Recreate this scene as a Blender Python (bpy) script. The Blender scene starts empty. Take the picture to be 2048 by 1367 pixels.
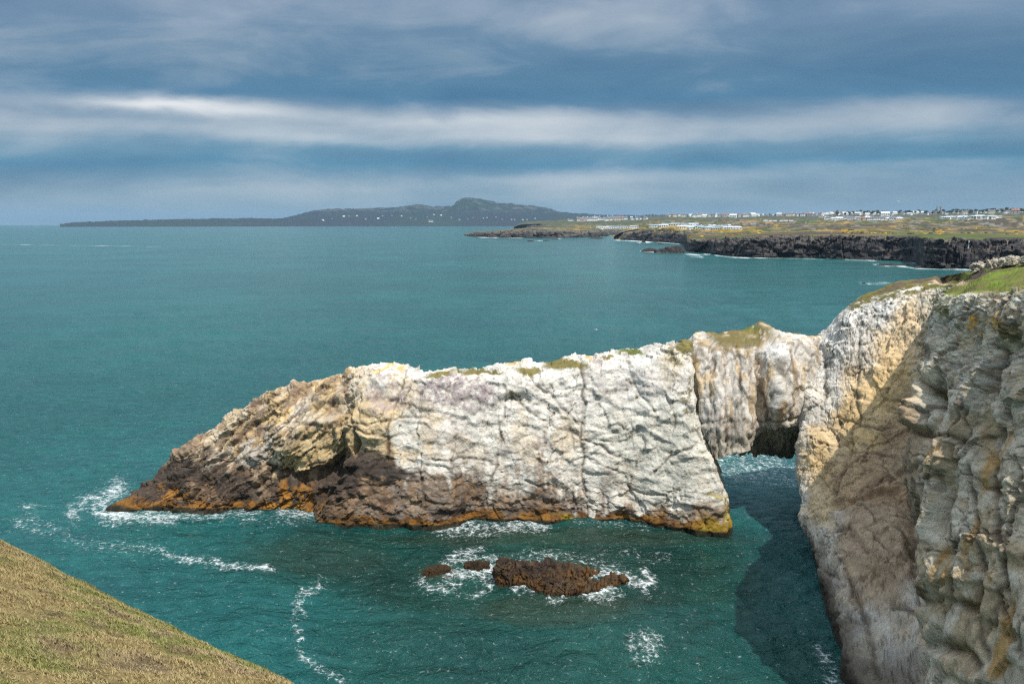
import bpy, math, random
import numpy as np
from mathutils import Vector
from mathutils.bvhtree import BVHTree

# ------------------------------------------------------------------ camera
random.seed(7)
F, CX, CY = 1479.0, 1024.0, 683.5
CAMZ, PITCH = 32.0, math.radians(9.18)
CP, SP = math.cos(PITCH), math.sin(PITCH)
scn = bpy.context.scene
cam = bpy.data.cameras.new('camera'); camo = bpy.data.objects.new('camera', cam)
scn.collection.objects.link(camo)
camo.location = (0, 0, CAMZ); camo.rotation_euler = (math.pi/2 - PITCH, 0, 0)
cam.sensor_width = 36.0; cam.lens = 36.0*F/2048.0
cam.clip_start = 0.3; cam.clip_end = 80000
scn.camera = camo

# ------------------------------------------------------------------ light
SX, SY = 0.32, 0.46                # metres of shadow per metre of height, along -x and +y
SUN_EL = math.atan(1/math.hypot(SX, SY))
sun_dir = Vector((SX, -SY, 1)).normalized()
sl = bpy.data.lights.new('sun', 'SUN'); sl.energy = 4.75; sl.angle = math.radians(0.6)
sl.color = (1.0, 0.945, 0.86)
so = bpy.data.objects.new('sun', sl); scn.collection.objects.link(so)
so.rotation_euler = sun_dir.to_track_quat('Z', 'Y').to_euler(); so.location = (60, -60, 120)
scn.view_settings.view_transform = 'Standard'; scn.view_settings.look = 'None'
scn.view_settings.exposure = 0.0; scn.view_settings.gamma = 1.0
scn.render.engine = 'CYCLES'
scn.cycles.use_denoising = False; scn.cycles.sample_clamp_direct = 1.8; scn.cycles.sample_clamp_indirect = 3; scn.cycles.pixel_filter_type = 'BLACKMAN_HARRIS'; scn.cycles.filter_width = 1.25
scn.cycles.max_bounces = 5; scn.cycles.volume_bounces = 0; scn.cycles.diffuse_bounces = 3

# node helper -------------------------------------------------------
class NT:
    def __init__(s, tree):
        s.t = tree; s.n = tree.nodes; s.l = tree.links
    def new(s, typ, ins=None, **kw):
        nd = s.n.new(typ)
        for k, v in kw.items(): setattr(nd, k, v)
        for k, v in (ins or {}).items():
            sk = nd.inputs[k]
            if isinstance(v, bpy.types.NodeSocket): s.l.new(v, sk)
            else: sk.default_value = v
        return nd
    def math(s, op, a, b=0.0, c=None, clamp=False):
        nd = s.n.new('ShaderNodeMath'); nd.operation = op; nd.use_clamp = clamp
        for i, v in enumerate((a, b) if c is None else (a, b, c)):
            if isinstance(v, bpy.types.NodeSocket): s.l.new(v, nd.inputs[i])
            else: nd.inputs[i].default_value = v
        return nd.outputs[0]
    def mix(s, fac, a, b, blend='MIX'):
        nd = s.n.new('ShaderNodeMix'); nd.data_type = 'RGBA'; nd.blend_type = blend
        for i, v in ((0, fac), (6, a), (7, b)):
            if isinstance(v, bpy.types.NodeSocket): s.l.new(v, nd.inputs[i])
            elif i == 0: nd.inputs[i].default_value = v
            else: nd.inputs[i].default_value = (*v[:3], 1)
        return nd.outputs[2]
    def noise(s, vec, scale, detail=4, rough=.55, dist=0, out='Fac', typ='FBM'):
        nd = s.new('ShaderNodeTexNoise', {'Scale': scale, 'Detail': detail, 'Roughness': rough, 'Distortion': dist})
        if vec is not None: s.l.new(vec, nd.inputs['Vector'])
        return nd.outputs[out]
    def ramp(s, fac, stops, interp='LINEAR'):
        nd = s.n.new('ShaderNodeValToRGB'); cr = nd.color_ramp; cr.interpolation = interp
        while len(cr.elements) < len(stops): cr.elements.new(.5)
        for e, (p, c) in zip(cr.elements, stops):
            e.position = p; e.color = (*c, 1) if len(c) == 3 else c
        s.l.new(fac, nd.inputs[0]); return nd.outputs[0]
    def maprange(s, v, a, b, c=0., d=1., interp='SMOOTHSTEP'):
        nd = s.n.new('ShaderNodeMapRange'); nd.interpolation_type = interp
        s.l.new(v, nd.inputs[0])
        for i, x in enumerate((a, b, c, d)): nd.inputs[i+1].default_value = x
        return nd.outputs[0]
    def mapping(s, vec, scale=(1, 1, 1), rot=(0, 0, 0), loc=(0, 0, 0)):
        return s.new('ShaderNodeMapping', {'Vector': vec, 'Scale': scale, 'Rotation': rot, 'Location': loc}).outputs[0]

def srgb(r, g, b):
    return tuple((c/255/12.92) if c/255 <= .04045 else ((c/255+.055)/1.055)**2.4 for c in (r, g, b))

# ------------------------------------------------------------------ sky
w = bpy.data.worlds.new('World'); scn.world = w; w.use_nodes = True
g = NT(w.node_tree); g.n.clear()
tc = g.new('ShaderNodeTexCoord').outputs['Generated']
sep = g.new('ShaderNodeSeparateXYZ', {0: tc})
X, Y, Z = sep.outputs
az = g.math('ARCTAN2', X, Y)
hor = g.math('SQRT', g.math('ADD', g.math('MULTIPLY', g.math('MULTIPLY', X, X), .15), g.math('MULTIPLY', Y, Y)))
el = g.math('DIVIDE', Z, g.math('ADD', hor, 1e-4))
sky = g.new('ShaderNodeTexSky', sky_type='NISHITA', sun_disc=False)
sky.sun_elevation = SUN_EL; sky.sun_rotation = math.atan2(SX, -SY); sky.air_density = 1.2
skyc = g.new('ShaderNodeVectorMath', {0: sky.outputs[0], 1: (0.09, 0.09, 0.09)}, operation='MULTIPLY').outputs[0]
cvec = g.new('ShaderNodeCombineXYZ', {0: az, 1: el, 2: 0.3}).outputs[0]
wob = g.noise(g.mapping(cvec, (3.0, 9.0, 1)), 1.0, 3, .5)
elw = g.math('ADD', el, g.math('MULTIPLY', g.math('SUBTRACT', wob, .5), .05))
def EY(y): return (444.5 - y)/F
# cloud tone by elevation (position = el / 0.6)
stops = [(450, srgb(132, 159, 176)), (425, srgb(134, 162, 179)), (395, srgb(136, 162, 178)), (365, srgb(126, 155, 175)),
         (325, srgb(86, 137, 167)), (300, srgb(108, 147, 172)), (262, srgb(128, 153, 174)), (232, srgb(116, 143, 167)), (205, srgb(88, 129, 160)),
         (165, srgb(90, 127, 156)), (110, srgb(106, 136, 162)), (40, srgb(116, 141, 167)), (-60, srgb(108, 132, 158)), (-300, srgb(190, 203, 216))]
base = g.ramp(g.math('DIVIDE', elw, .6), [(max(0, EY(y)/.6), c) for y, c in stops])
# long bright and dark streaks of stratocumulus
def blob(px, py, rx, ry, amp, tilt=0.0):
    a0 = math.atan((px-1024)/F/ (CP+0.04)); e0 = EY(py)/math.sqrt(1+.15*math.tan(a0)**2)
    da = g.math('DIVIDE', g.math('SUBTRACT', az, a0), rx/F)
    de0 = g.math('SUBTRACT', g.math('ADD', el, g.math('MULTIPLY', g.math('SUBTRACT', wob2, .5), .022)), e0)
    if tilt: de0 = g.math('SUBTRACT', de0, g.math('MULTIPLY', g.math('SUBTRACT', az, a0), tilt))
    de = g.math('DIVIDE', de0, ry/F)
    r = g.math('ADD', g.math('MULTIPLY', da, da), g.math('MULTIPLY', de, de))
    return g.math('MULTIPLY', g.math('EXPONENT', g.math('MULTIPLY', r, -1.0)), amp)
wob2 = g.noise(g.mapping(cvec, (8.0, 22.0, 1)), 1.0, 6, .62, .5)
bl = None
for b in [(400, 224, 190, 16, .85, -.06), (300, 218, 90, 8, .3), (330, 262, 330, 14, .25, -.03), (640, 288, 160, 12, .36, -.05), (980, 266, 230, 34, .5), (880, 252, 150, 12, .25),
          (1120, 240, 150, 18, .25), (1400, 265, 330, 34, .32), (1900, 240, 220, 40, .30), (500, 250, 330, 34, .14), (1150, 285, 300, 12, .2), (700, 378, 330, 9, .12), (1080, 365, 300, 14, .25),
          (1500, 350, 360, 16, .28), (1900, 330, 260, 10, .14), (620, 60, 420, 80, .26, -.1), (1280, 60, 280, 60, .26), (950, 395, 500, 12, .08),
          (1950, 40, 200, 40, .12),
          (60, 20, 260, 60, -.3, -.15), (100, 360, 260, 30, -.14), (1000, 315, 260, 14, -.16), (1000, 205, 400, 20, -.13), (1380, 225, 260, 22, -.15, .04),
          (1100, 340, 200, 12, -.1), (1900, 300, 220, 9, -.1), (1650, 130, 500, 60, -.1), (1000, 110, 160, 50, -.08)]:
    v = blob(*b); bl = v if bl is None else g.math('ADD', bl, v)
det = g.noise(g.mapping(cvec, (4.5, 19.0, 1), (0, 0, .05)), 1.0, 7, .6, .5)
det2 = g.noise(g.mapping(cvec, (3.2, 6.5, 1), (0, 0, -.25), loc=(3, 1, 0)), 1.0, 6, .52, .4)
amt = g.math('ADD', bl, g.math('ADD', g.math('MULTIPLY', g.math('SUBTRACT', det, .5), .75), g.math('MULTIPLY', g.math('SUBTRACT', det2, .5), .8)))
up = g.mix(g.math('MULTIPLY', amt, 1.0, clamp=True), base, srgb(226, 229, 231))
dn = g.mix(g.math('MULTIPLY', amt, -1.6, clamp=True), up, srgb(46, 92, 128))
cloud = g.new('ShaderNodeHueSaturation', {'Color': dn, 'Saturation': 1.05, 'Value': 1.03}).outputs[0]
skymix = g.mix(0.95, skyc, cloud)
bg = g.new('ShaderNodeBackground', {'Color': skymix, 'Strength': g.math('ADD', 1.04, g.maprange(Z, .34, .9, 0, 1.05))})
g.new('ShaderNodeOutputWorld', {'Surface': bg.outputs[0]})

# ------------------------------------------------------------------ maths
def ray(px, py):
    u = (np.asarray(px, float)-CX)/F; v = (CY-np.asarray(py, float))/F
    return np.stack(np.broadcast_arrays(u, CP+v*SP, -SP+v*CP), -1)
def drop(r): return np.asarray(r, float)**2/(2*6.371e6)
def W(px, py, Y):
    d = ray(px, py); t = Y/d[..., 1]; return d*t[..., None] + np.array([0, 0, CAMZ])
def WG(px, py, z=0.0):
    d = ray(px, py); t = (z-CAMZ)/d[..., 2]
    return d*t[..., None] + np.array([0, 0, CAMZ])
def WR(px, py, r):
    d = ray(px, py); t = r/np.hypot(d[..., 0], d[..., 1]); return d*np.asarray(t)[..., None] + np.array([0, 0, CAMZ])
def proj(P):
    x, y, z = P[..., 0], P[..., 1], P[..., 2]-CAMZ
    f = np.maximum(y*CP - z*SP, .05); u = y*SP + z*CP
    return CX+F*x/f, CY-F*u/f
M32 = np.uint64(0xffffffff)
def hsh(ix, iy, iz, s):
    h = (ix.astype(np.int64).astype(np.uint64)*np.uint64(374761393) + iy.astype(np.int64).astype(np.uint64)*np.uint64(668265263)
         + iz.astype(np.int64).astype(np.uint64)*np.uint64(2246822519) + np.uint64(s*3266489917 % (1 << 32))) & M32
    h = ((h ^ (h >> np.uint64(15)))*np.uint64(2246822519)) & M32
    h = ((h ^ (h >> np.uint64(13)))*np.uint64(3266489917)) & M32
    return ((h ^ (h >> np.uint64(16))) & M32).astype(np.float64)/4294967295.0
def vnoise(P, s=0):
    i = np.floor(P); f = P-i; f = f*f*f*(f*(f*6-15)+10); r = 0
    for a in (0, 1):
        wx = f[..., 0] if a else 1-f[..., 0]
        for b in (0, 1):
            wy = f[..., 1] if b else 1-f[..., 1]
            for c in (0, 1):
                wz = f[..., 2] if c else 1-f[..., 2]
                r = r + wx*wy*wz*hsh(i[..., 0]+a, i[..., 1]+b, i[..., 2]+c, s)
    return r*2-1
def fbm(P, octv=4, s=0, gain=.5):
    a, t, r = 1., 0., 0.
    for k in range(octv):
        r = r + a*vnoise(P*2.03**k + 17.3*k, s+k); t += a; a *= gain
    return r/t*1.5
def ridged(P, octv=4, s=0):
    a, t, r = 1., 0., 0.
    for k in range(octv):
        r = r + a*(1-2*np.abs(vnoise(P*2.1**k+9.1*k, s+k))); t += a; a *= .5
    return r/t
def billow(P, octv=4, s=0, gain=.5):
    a, t, r = 1., 0., 0.
    for k in range(octv):
        r = r + a*np.abs(vnoise(P*2.07**k + 11.1*k, s+k)); t += a; a *= gain
    return r/t*2-.6
def slabs(q, dirs):
    """sum of tilted planar plates: lopsided triangle waves along a few directions"""
    r = 0
    for k, (dx, dy, dz, lam, amp, m) in enumerate(dirs):
        t = (q[..., 0]*dx+q[..., 1]*dy+q[..., 2]*dz)/lam + .55*vnoise(q*(.55/lam)+k*7.7, 990+k); f = t-np.floor(t)
        r = r + amp*(np.where(f < m, f/m, (1-f)/(1-m))-.5)*(.6+.7*hsh(np.floor(t), 0*t, 0*t, 970+k))
    return r
def cells(P, s=0, tilt=.5):
    """faceted blocks: a tilted plane per cell; returns height in -1..1 and distance to the cell border"""
    i = np.floor(P-.5); best = np.full(P.shape[:-1], 9.); sec = best.copy(); h = np.zeros(P.shape[:-1])
    for a in (0, 1):
        for b in (0, 1):
            for c in (0, 1):
                ii = i[..., 0]+a, i[..., 1]+b, i[..., 2]+c
                o = [hsh(*ii, s+k) for k in range(3)]
                d = [P[..., k]-(ii[k]+.15+.7*o[k]) for k in range(3)]
                d2 = d[0]**2+d[1]**2+d[2]**2
                t = hsh(*ii, s+5)*2-1
                t = t + tilt*2*((hsh(*ii, s+6)*2-1)*d[0]+(hsh(*ii, s+7)*2-1)*d[1]+(hsh(*ii, s+8)*2-1)*d[2])
                m = d2 < best
                sec = np.where(m, best, np.minimum(sec, d2)); h = np.where(m, t, h); best = np.where(m, d2, best)
    return h, np.sqrt(sec)-np.sqrt(best)
def sst(x, a, b):
    t = np.clip((x-a)/(b-a), 0, 1); return t*t*(3-2*t)
def pchip(x, y, q):
    x = np.asarray(x, float); y = np.asarray(y, float); h = np.diff(x)
    sh = (-1,)+(1,)*(y.ndim-1); hh = h.reshape(sh); dl = np.diff(y, axis=0)/hh
    m = np.zeros_like(y)
    if len(x) > 2:
        w1 = 2*hh[1:]+hh[:-1]; w2 = hh[1:]+2*hh[:-1]
        ok = dl[:-1]*dl[1:] > 0
        with np.errstate(divide='ignore', invalid='ignore'):
            mm = (w1+w2)/(w1/dl[:-1]+w2/dl[1:])
        m[1:-1] = np.where(ok, mm, 0)
    m[0] = dl[0]; m[-1] = dl[-1]
    k = np.clip(np.searchsorted(x, q, side='right')-1, 0, len(x)-2)
    t = ((q-x[k])/h[k]).reshape(sh); H = h[k].reshape(sh)
    return (2*t**3-3*t**2+1)*y[k]+(t**3-2*t**2+t)*H*m[k]+(-2*t**3+3*t**2)*y[k+1]+(t**3-t**2)*H*m[k+1]
def interp(px, keys, vals):
    q = np.clip(np.asarray(px, float), keys[0], keys[-1]); return pchip(keys, vals, q.ravel()).reshape(q.shape)

# ------------------------------------------------------------------ mesh helpers
def link(name, me, parent=None):
    o = bpy.data.objects.new(name, me); scn.collection.objects.link(o)
    if parent is not None: o.parent = parent
    return o
def tag(o, label=None, cat=None, group=None, kind=None):
    if label: o['label'] = label
    if cat: o['category'] = cat
    if group: o['group'] = group
    if kind: o['kind'] = kind
    return o
def raw_mesh(name, V, Fq, mat, smooth=True, col=None, attrs=None, mats=None, mi=None):
    V = np.asarray(V, np.float32).reshape(-1, 3); Fq = np.asarray(Fq, np.int32); k = Fq.shape[1]
    me = bpy.data.meshes.new(name)
    me.vertices.add(len(V)); me.vertices.foreach_set('co', V.ravel())
    me.loops.add(Fq.size); me.loops.foreach_set('vertex_index', Fq.ravel())
    me.polygons.add(len(Fq)); me.polygons.foreach_set('loop_start', np.arange(0, Fq.size, k, dtype=np.int32))
    me.polygons.foreach_set('use_smooth', np.full(len(Fq), smooth))
    for m in (mats or [mat]): me.materials.append(m)
    if mi is not None: me.polygons.foreach_set('material_index', np.asarray(mi, np.int32))
    if col is not None:
        a = me.color_attributes.new('Col', 'FLOAT_COLOR', 'POINT')
        c = np.ones((len(V), 4), np.float32); c[:, :3] = np.clip(np.asarray(col).reshape(-1, 3), 0, 1); a.data.foreach_set('color', c.ravel())
    for nm, v in (attrs or {}).items():
        a = me.attributes.new(nm, 'FLOAT', 'POINT'); a.data.foreach_set('value', np.asarray(v, np.float32).ravel())
    me.update(calc_edges=True); me.validate()
    return me
def grid_faces(nu, nv, flip=False, off=0):
    a = np.arange(nu*nv).reshape(nu, nv)+off
    q = np.stack([a[:-1, :-1], a[1:, :-1], a[1:, 1:], a[:-1, 1:]], -1).reshape(-1, 4)
    return q[:, ::-1] if flip else q
def normals(G):
    du = np.gradient(G, axis=0); dv = np.gradient(G, axis=1)
    n = np.cross(du, dv); return n/(np.linalg.norm(n, axis=-1, keepdims=True)+1e-9)
def sheet(ctrl, du, nvs):
    """ctrl (ribs, rows, 3) -> dense grid; du spacing along ribs in metres, nvs subdivisions for each row interval"""
    C = np.asarray(ctrl, float); R, K, _ = C.shape
    dist = np.linalg.norm(np.diff(C, axis=0), axis=-1)[:, 1:-1].mean(1); up = np.concatenate([[0], np.cumsum(np.maximum(dist, .05))])
    qu = np.linspace(0, up[-1], int(up[-1]/du)+2)
    kv = np.arange(K); qv = np.concatenate([np.arange(n)/n+i for i, n in enumerate(nvs)]+[[K-1]])
    G = pchip(up, C, qu); G = np.swapaxes(pchip(kv, np.swapaxes(G, 0, 1), qv), 0, 1)
    return G, qv
def segdist(px, py, line):
    d = np.full(px.shape, 1e9)
    for (x0, y0), (x1, y1) in zip(line[:-1], line[1:]):
        ex, ey = x1-x0, y1-y0; t = np.clip(((px-x0)*ex+(py-y0)*ey)/(ex*ex+ey*ey), 0, 1)
        d = np.minimum(d, np.hypot(px-x0-t*ex, py-y0-t*ey))
    return d
def ell(px, py, cx, cy, rx, ry, a=0.):
    c, s = math.cos(math.radians(a)), math.sin(math.radians(a)); dx, dy = px-cx, py-cy
    x = (dx*c+dy*s)/rx; y = (-dx*s+dy*c)/ry
    return 1-sst(np.sqrt(x*x+y*y), .65, 1.15)
def mixc(col, c, m): return col*(1-m[..., None])+np.asarray(c)*m[..., None]

# ------------------------------------------------------------------ materials
def mat_new(name):
    m = bpy.data.materials.new(name); m.use_nodes = True; g = NT(m.node_tree); g.n.clear(); return m, g
def finish(g, color, rough=.9, normal=None, spec=.25, **kw):
    p = g.new('ShaderNodeBsdfPrincipled', {'Base Color': color, 'Roughness': rough, 'Specular IOR Level': spec})
    for k, v in kw.items():
        if isinstance(v, bpy.types.NodeSocket): g.l.new(v, p.inputs[k])
        else: p.inputs[k].default_value = v
    if normal is not None: g.l.new(normal, p.inputs['Normal'])
    g.new('ShaderNodeOutputMaterial', {'Surface': p.outputs[0]}); return p
def bump(g, h, strength, dist, normal=None):
    d = {'Height': h, 'Strength': strength, 'Distance': dist}
    if normal is not None: d['Normal'] = normal
    return g.new('ShaderNodeBump', d).outputs[0]
def rock_material(name, s=1.0, contrast=.5, b=.6):
    m, g = mat_new(name)
    ob = g.new('ShaderNodeTexCoord').outputs['Object']
    at = g.new('ShaderNodeAttribute', attribute_name='Col').outputs['Color']
    n1 = g.noise(ob, 2.2/s, 8, .68); n2 = g.noise(ob, 9/s, 6, .65); n3 = g.noise(g.mapping(ob, (1, 1, .25)), 4/s, 5, .6)
    v = g.math('ADD', g.math('ADD', g.math('MULTIPLY', g.math('SUBTRACT', n1, .5), contrast*1.0), g.math('MULTIPLY', g.math('SUBTRACT', n2, .5), contrast*1.3)),
               g.math('MULTIPLY', g.math('SUBTRACT', n3, .5), contrast*.7))
    br = g.math('ADD', v, 1.0)
    c = g.new('ShaderNodeVectorMath', {0: at, 1: g.new('ShaderNodeCombineXYZ', {0: br, 1: br, 2: br}).outputs[0]}, operation='MULTIPLY').outputs[0]
    nn = bump(g, n1, b, .35*s); nn = bump(g, n2, b, .1*s, nn)
    finish(g, c, .88, nn, .2); return m
M_ROCK = rock_material('pale_rock', 1.0, .36, .6)
M_CLIFF = rock_material('cliff_rock', .8, .42, .6)
M_DARK = rock_material('wet_rock', .8, .6, .8)
M_FAR = rock_material('coast_ground', 14, .25, .5)
def flat_mat(name, col, rough=.8, var=.25, scale=3.):
    m, g = mat_new(name); ob = g.new('ShaderNodeTexCoord').outputs['Object']
    n = g.noise(ob, scale, 4); c = g.mix(n, tuple(x*(1-var) for x in col), tuple(min(1, x*(1+var)) for x in col))
    finish(g, c, rough); return m

# ------------------------------------------------------------------ cracks and stains of the arch rock (traced lines, carved as real grooves)
CR_P = [([(1010, 770), (1006, 840), (997, 900), (984, 960), (965, 1012)], 3.5, .35), ([(1160, 700), (1168, 800), (1165, 880), (1170, 960), (1178, 1038)], 4, .4),
 ([(1022, 790), (1060, 830), (1110, 850), (1160, 870), (1185, 887), (1238, 912)], 3.5, .35), ([(1318, 835), (1290, 890), (1272, 930), (1258, 980)], 3, .2),
 ([(1050, 735), (1075, 770), (1110, 800), (1160, 850)], 3, .25), ([(812, 742), (795, 800), (778, 860), (772, 920)], 3, .25), ([(842, 780), (835, 850), (828, 930)], 2.5, .2),
 ([(868, 918), (900, 922), (930, 916), (985, 924)], 3, .3), ([(800, 950), (850, 945), (870, 960)], 3, .2), ([(700, 748), (650, 800), (600, 850), (555, 900)], 4, .35), ([(712, 765), (660, 815), (612, 862), (525, 905)], 3, .3),
 ([(652, 770), (600, 815), (560, 860), (522, 892)], 3, .3), ([(590, 845), (640, 850), (690, 848)], 3, .3), ([(478, 842), (450, 880), (425, 915)], 3, .25), ([(460, 868), (470, 900), (470, 928)], 3, .2), ([(560, 775), (520, 830), (500, 850)], 3, .2),
 ([(475, 905), (420, 955), (372, 1005)], 4, .4), ([(560, 925), (520, 965), (480, 1010)], 4.5, .45), ([(455, 935), (400, 985), (345, 1015)], 3, .3), ([(520, 930), (470, 985)], 3, .25),
 ([(535, 925), (600, 950), (665, 935), (700, 908), (716, 882)], 6, .6), ([(548, 975), (600, 985), (650, 975)], 4, .3), ([(540, 950), (530, 990), (520, 1015)], 4, .3), ([(655, 990), (720, 972), (790, 970)], 3.5, .3), ([(680, 935), (740, 970), (760, 1010)], 3, .25),
 ([(716, 890), (692, 930), (662, 968), (642, 1010), (628, 1040)], 5, .5), ([(700, 850), (735, 870), (775, 870)], 3, .3), ([(700, 800), (712, 850), (716, 890)], 4, .4),
 ([(700, 845), (740, 850), (780, 840), (850, 835)], 2.5, .2), ([(1255, 972), (1290, 985), (1338, 988)], 3, .3), ([(1050, 960), (1082, 975), (1090, 1005), (1140, 1030)], 3.5, .3), ([(1140, 860), (1150, 900), (1190, 925), (1232, 938)], 2.5, .15),
 ([(1310, 945), (1345, 910), (1390, 890)], 3, .25), ([(1330, 780), (1350, 830), (1345, 870)], 3, .2), ([(1255, 725), (1275, 780), (1310, 825)], 3, .2), ([(1168, 775), (1200, 790), (1230, 785)], 3, .2),
 ([(620, 870), (640, 910), (655, 935)], 2.5, .2), ([(690, 780), (640, 790), (600, 810)], 2.5, .2), ([(385, 940), (440, 920), (480, 925), (530, 915)], 3, .25), ([(270, 990), (330, 960), (390, 950)], 3, .25), ([(780, 1030), (850, 1000), (900, 1010)], 3, .25), ([(1000, 1020), (1090, 1028), (1160, 1020)], 3, .2), ([(850, 1005), (845, 960), (855, 930)], 2.5, .2), ([(905, 1010), (912, 960), (905, 930)], 2.5, .2)]
CR_B = [([(1382, 690), (1385, 760), (1395, 830), (1412, 890), (1425, 930)], 6, .5), ([(1452, 700), (1448, 760), (1455, 830), (1450, 880)], 4, .35), ([(1516, 690), (1515, 750), (1530, 800), (1538, 850)], 5, .4), ([(1425, 700), (1428, 770), (1430, 840)], 3, .2),
 ([(1475, 690), (1480, 760), (1482, 830)], 4, .3), ([(1500, 700), (1500, 780), (1505, 840)], 3, .2), ([(1578, 700), (1582, 780), (1580, 840)], 5, .4), ([(1400, 845), (1450, 838), (1520, 845), (1600, 838)], 3.5, .3)]
def carve(px, py, cracks, P, jit=5.0):
    jx = fbm(P*.9, 3, 71)*jit; jy = fbm(P*.9, 3, 75)*jit
    d = np.zeros(px.shape)
    for line, wd, dep in cracks:
        q = segdist(px+jx, py+jy, line)/wd
        d = d + dep*np.exp(-q*q)*(.65+.5*vnoise(P*.6, 79))
    return d
def on_front(G, n):  # +1 where the surface faces the camera side
    v = G-np.array([0, 0, CAMZ]); return np.where((n*v).sum(-1) < 0, 1., 0.)

def build_rock(G, qv, cracks, disp, paint, wl_rows=None, flip=False):
    n = normals(G)
    if flip: n = -n
    px, py = proj(G); P = G.copy()
    wx = G + .8*np.stack([fbm(G*.35, 3, 1), fbm(G*.35, 3, 2), fbm(G*.35, 3, 3)], -1)
    d = disp(G, wx, px, py, qv)
    d = d - carve(px, py, cracks, G)*on_front(G, n)
    P = G + n*d[..., None]
    n2 = normals(P)
    if flip: n2 = -n2
    col = paint(G, n2, px, py, qv, P)
    return P, col

def tone(G, s=0):
    return 1 + .16*fbm(G*.5, 4, 31+s) + .12*fbm(G*2.2, 3, 41+s)

def disp_arch(G, wx, px, py, qv):
    left = 1-sst(px, 690, 730)
    c1, e1 = cells(wx*np.array([.28, .28, .22]), 11, .7)
    c2, e2 = cells(wx*np.array([.75, .75, .6]), 21, .8)
    c3, e3 = cells(wx*np.array([1.9, 1.9, 1.7]), 31, .8)
    # bedding of the left end dips to the lower left
    ca, sa = math.cos(math.radians(48)), math.sin(math.radians(48))
    bx = np.stack([wx[..., 0]*ca+wx[..., 2]*sa, wx[..., 1], -wx[..., 0]*sa+wx[..., 2]*ca], -1)
    b1, f1 = cells(bx*np.array([.09, .3, .62]), 51, .5)
    b2, f2 = cells(bx*np.array([.32, .6, 1.5]), 61, .6)
    jl, jf, joff = joint_sets(G, px)
    low = sst(py, 955, 1020)
    sm = G + .5*np.stack([fbm(G*.5, 2, 1), fbm(G*.5, 2, 2), fbm(G*.5, 2, 3)], -1)
    lips = billow(sm*np.array([.22, .4, .75]), 5, 81, .5)
    J = [700, 803, 1004, 1168, 1322, 1480]; jx_ = px+8*fbm(G*.4, 3, 88)+(py-880)*np.interp(px, [700, 800, 1000, 1165, 1320], [0, .12, .14, -.02, .1])
    saw = np.zeros_like(px)
    for a_, b_, k_ in zip(J[:-1], J[1:], [.35, .30, -.30, .34, -.25]): saw = saw+np.where((jx_ >= a_) & (jx_ < b_), k_*((jx_-a_)/(b_-a_)-.5), 0)
    right = 1.3*saw + .15*lips + .05*c1 + .03*c2 + slabs(sm, [(1, .2, .12, 5.6, .20, .75), (.35, .1, 1, 3.4, .20, .22), (-.5, .1, 1, 2.3, .14, .25), (.9, .2, -.5, 2.1, .10, .7), (.2, .1, 1, 1.1, .07, .25)]) + .25*fbm(G*.16, 3, 85) + .04*fbm(G*np.array([1.6, 1.6, .35]), 3, 86)
    bs = np.stack([sm[..., 0]*ca+sm[..., 2]*sa, sm[..., 1], -sm[..., 0]*sa+sm[..., 2]*ca], -1)
    lft = .14*billow(bs*np.array([.22, .4, .75]), 5, 91, .55) + .25*b1 + .10*b2 + .05*c1 + slabs(bs, [(.05, .15, 1, 2.6, .5, .25), (.1, .2, 1, 1.1, .22, .25), (1, .2, .2, 4.2, .25, .7), (1, .1, -.2, 1.7, .12, .7)]) - .10*(1-sst(f1, 0, .06)) + .25*fbm(G*.16, 3, 85)
    d = right*(1-left)+lft*left
    d = d + low*(c2*.07+c3*.05+.12*fbm(wx*1.1, 4, 8))
    d = d + joff - .16*jl - .06*jf + .05*fbm(G*2.6, 5, 9, .65)
    # the big boulder bulge with a hollow beneath it, and the nose below the crest
    d = d + .9*ell(px, py, 625, 885, 85, 55, -20) - .65*ell(px, py, 640, 955, 75, 12, -14) + .8*ell(px, py, 745, 845, 45, 42) - .4*ell(px, py, 712, 905, 24, 16)
    d = d + .5*ell(px, py, 660, 788, 40, 22) - .3*ell(px, py, 1090, 1000, 60, 40) - .5*ell(px, py, 1035, 800, 30, 14)
    # ledges on the crest
    top = sst(qv, 4.6, 5.1)[None, :]*(1-sst(qv, 6.3, 6.8))[None, :]
    tip = 1-sst(px, 235, 300); d = d*(1-.8*tip)+.45*tip
    return d*(1-.45*top) + top*(.20*c1+.15*c2+.05*c3)

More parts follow.
